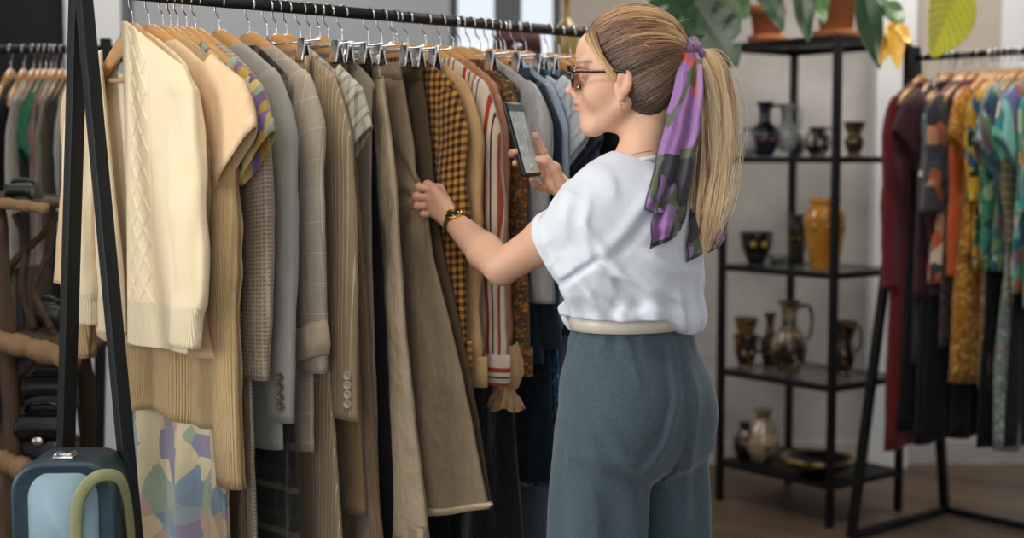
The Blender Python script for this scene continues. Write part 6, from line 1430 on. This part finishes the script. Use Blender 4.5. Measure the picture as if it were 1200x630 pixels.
for y, s_ in ((-cdp/2-.002, .60), (-cdp/2-.002, .84), (-cdp/2-.004, .90), (-cdp/2-.004, .97), (-cdp/2+.003, 1.0), (cdp/2-.003, 1.0), (cdp/2, .97), (cdp/2, .90)):
    rr.append([(x*s_, y, (z-ch_/2)*(1-(1-s_)*cw/ch_)+ch_/2) for x, z in rrect(cw, ch_, .055)])
mb.loft(rr); mb.build('case_rim', M_teal, vc)
mb = MB(); mb.loft([[(x*.66, -cdp/2-.0045, (z-ch_/2)*.86+ch_/2) for x, z in rrect(cw, ch_, .055)], [(x*.66, -cdp/2+.002, (z-ch_/2)*.86+ch_/2) for x, z in rrect(cw, ch_, .055)]], None, True, True); mb.build('front_panel', M_teal2, vc)
mb = MB(); mb.loft([[(x*.90, cdp/2-.004, (z-ch_/2)*.935+ch_/2) for x, z in rrect(cw, ch_, .055)], [(x*.90, cdp/2-.001, (z-ch_/2)*.935+ch_/2) for x, z in rrect(cw, ch_, .055)]], None, True, True); mb.build('back_panel', M_teal, vc)
mb = MB(); mb.box((-.005, -.03, ch_+.003), (.036, .040, .006), None, .002); mb.box((-.005, -.03, ch_+.008), (.020, .026, .005), None, .002); mb.box((-.018, -.03, ch_+.008), (.006, .034, .006), None, .002); mb.box((.008, -.03, ch_+.008), (.006, .034, .006), None, .002); mb.build('clasp', M_silver, vc)
mb = MB(); pts = smooth_path([(.030, -.074, .02), (.024, -.076, .12), (.026, -.078, .20), (.045, -.080, .245), (.074, -.074, .262), (.100, -.05, .245), (.106, -.02, .17), (.104, 0, .08)], 40)
mb.tube(pts, .0115, 8, flat=.25, up=(1, 0, 0)); mb.build('strap', M_strap, vc)
# ================================================================= low cupboard behind the rack with bottle and bag
cbx = un(620, 60, 4.35); ztop = 1.675
cb = empty('cupboard', (cbx.x+.02, 4.4, 0), 0, 'grey cupboard standing behind the rack, below the window', 'cupboard')
M_cb = simple('grey_lacquer', '#77797a', .5)
mb = MB(); mb.box((0, 0, ztop/2), (.62, .36, ztop), None, .004); mb.build('carcass', M_cb, cb)
for sx in (-1, 1):
    mb = MB(); mb.box((sx*.152, -.188, ztop/2), (.298, .016, ztop-.06), None, .003); d_ = mb.build('door', M_cb, cb); mb = MB(); mb.tube([(sx*.03, -.205, .85), (sx*.03, -.205, 1.0)], .005, 8); mb.build('handle', M_chrome, d_)
b = NB('amber_glass'); M_amber = b.out('#a8862f', .15, None, **{'Transmission Weight': .35, 'Coat Weight': .5})
p = un(664, 60, 4.35); bt = empty('bottle', (p.x, 4.35, ztop), 0, 'amber yellow bottle on the cupboard, against the window frame', 'bottle')
mb = MB(); mb.lathe([(.028, 0), (.031, .006), (.032, .06), (.033, .085), (.028, .108), (.014, .125), (.009, .145), (.009, .185), (.011, .187), (.011, .195), (.007, .195), (.007, .13)], 30); mb.build('glass_body', M_amber, bt)
mb = MB(); mb.lathe([(.0085, .196), (.0085, .208), (.001, .209)], 16); mb.build('stopper', simple('cork', '#8a6a45', .9), bt)
bag('brown oval handbag on the cupboard behind the hangers', 606, 70, .15, .085, .09, simple('maroon_leather', '#4a2a26', .4), 4.33, True, None).location.z = ztop
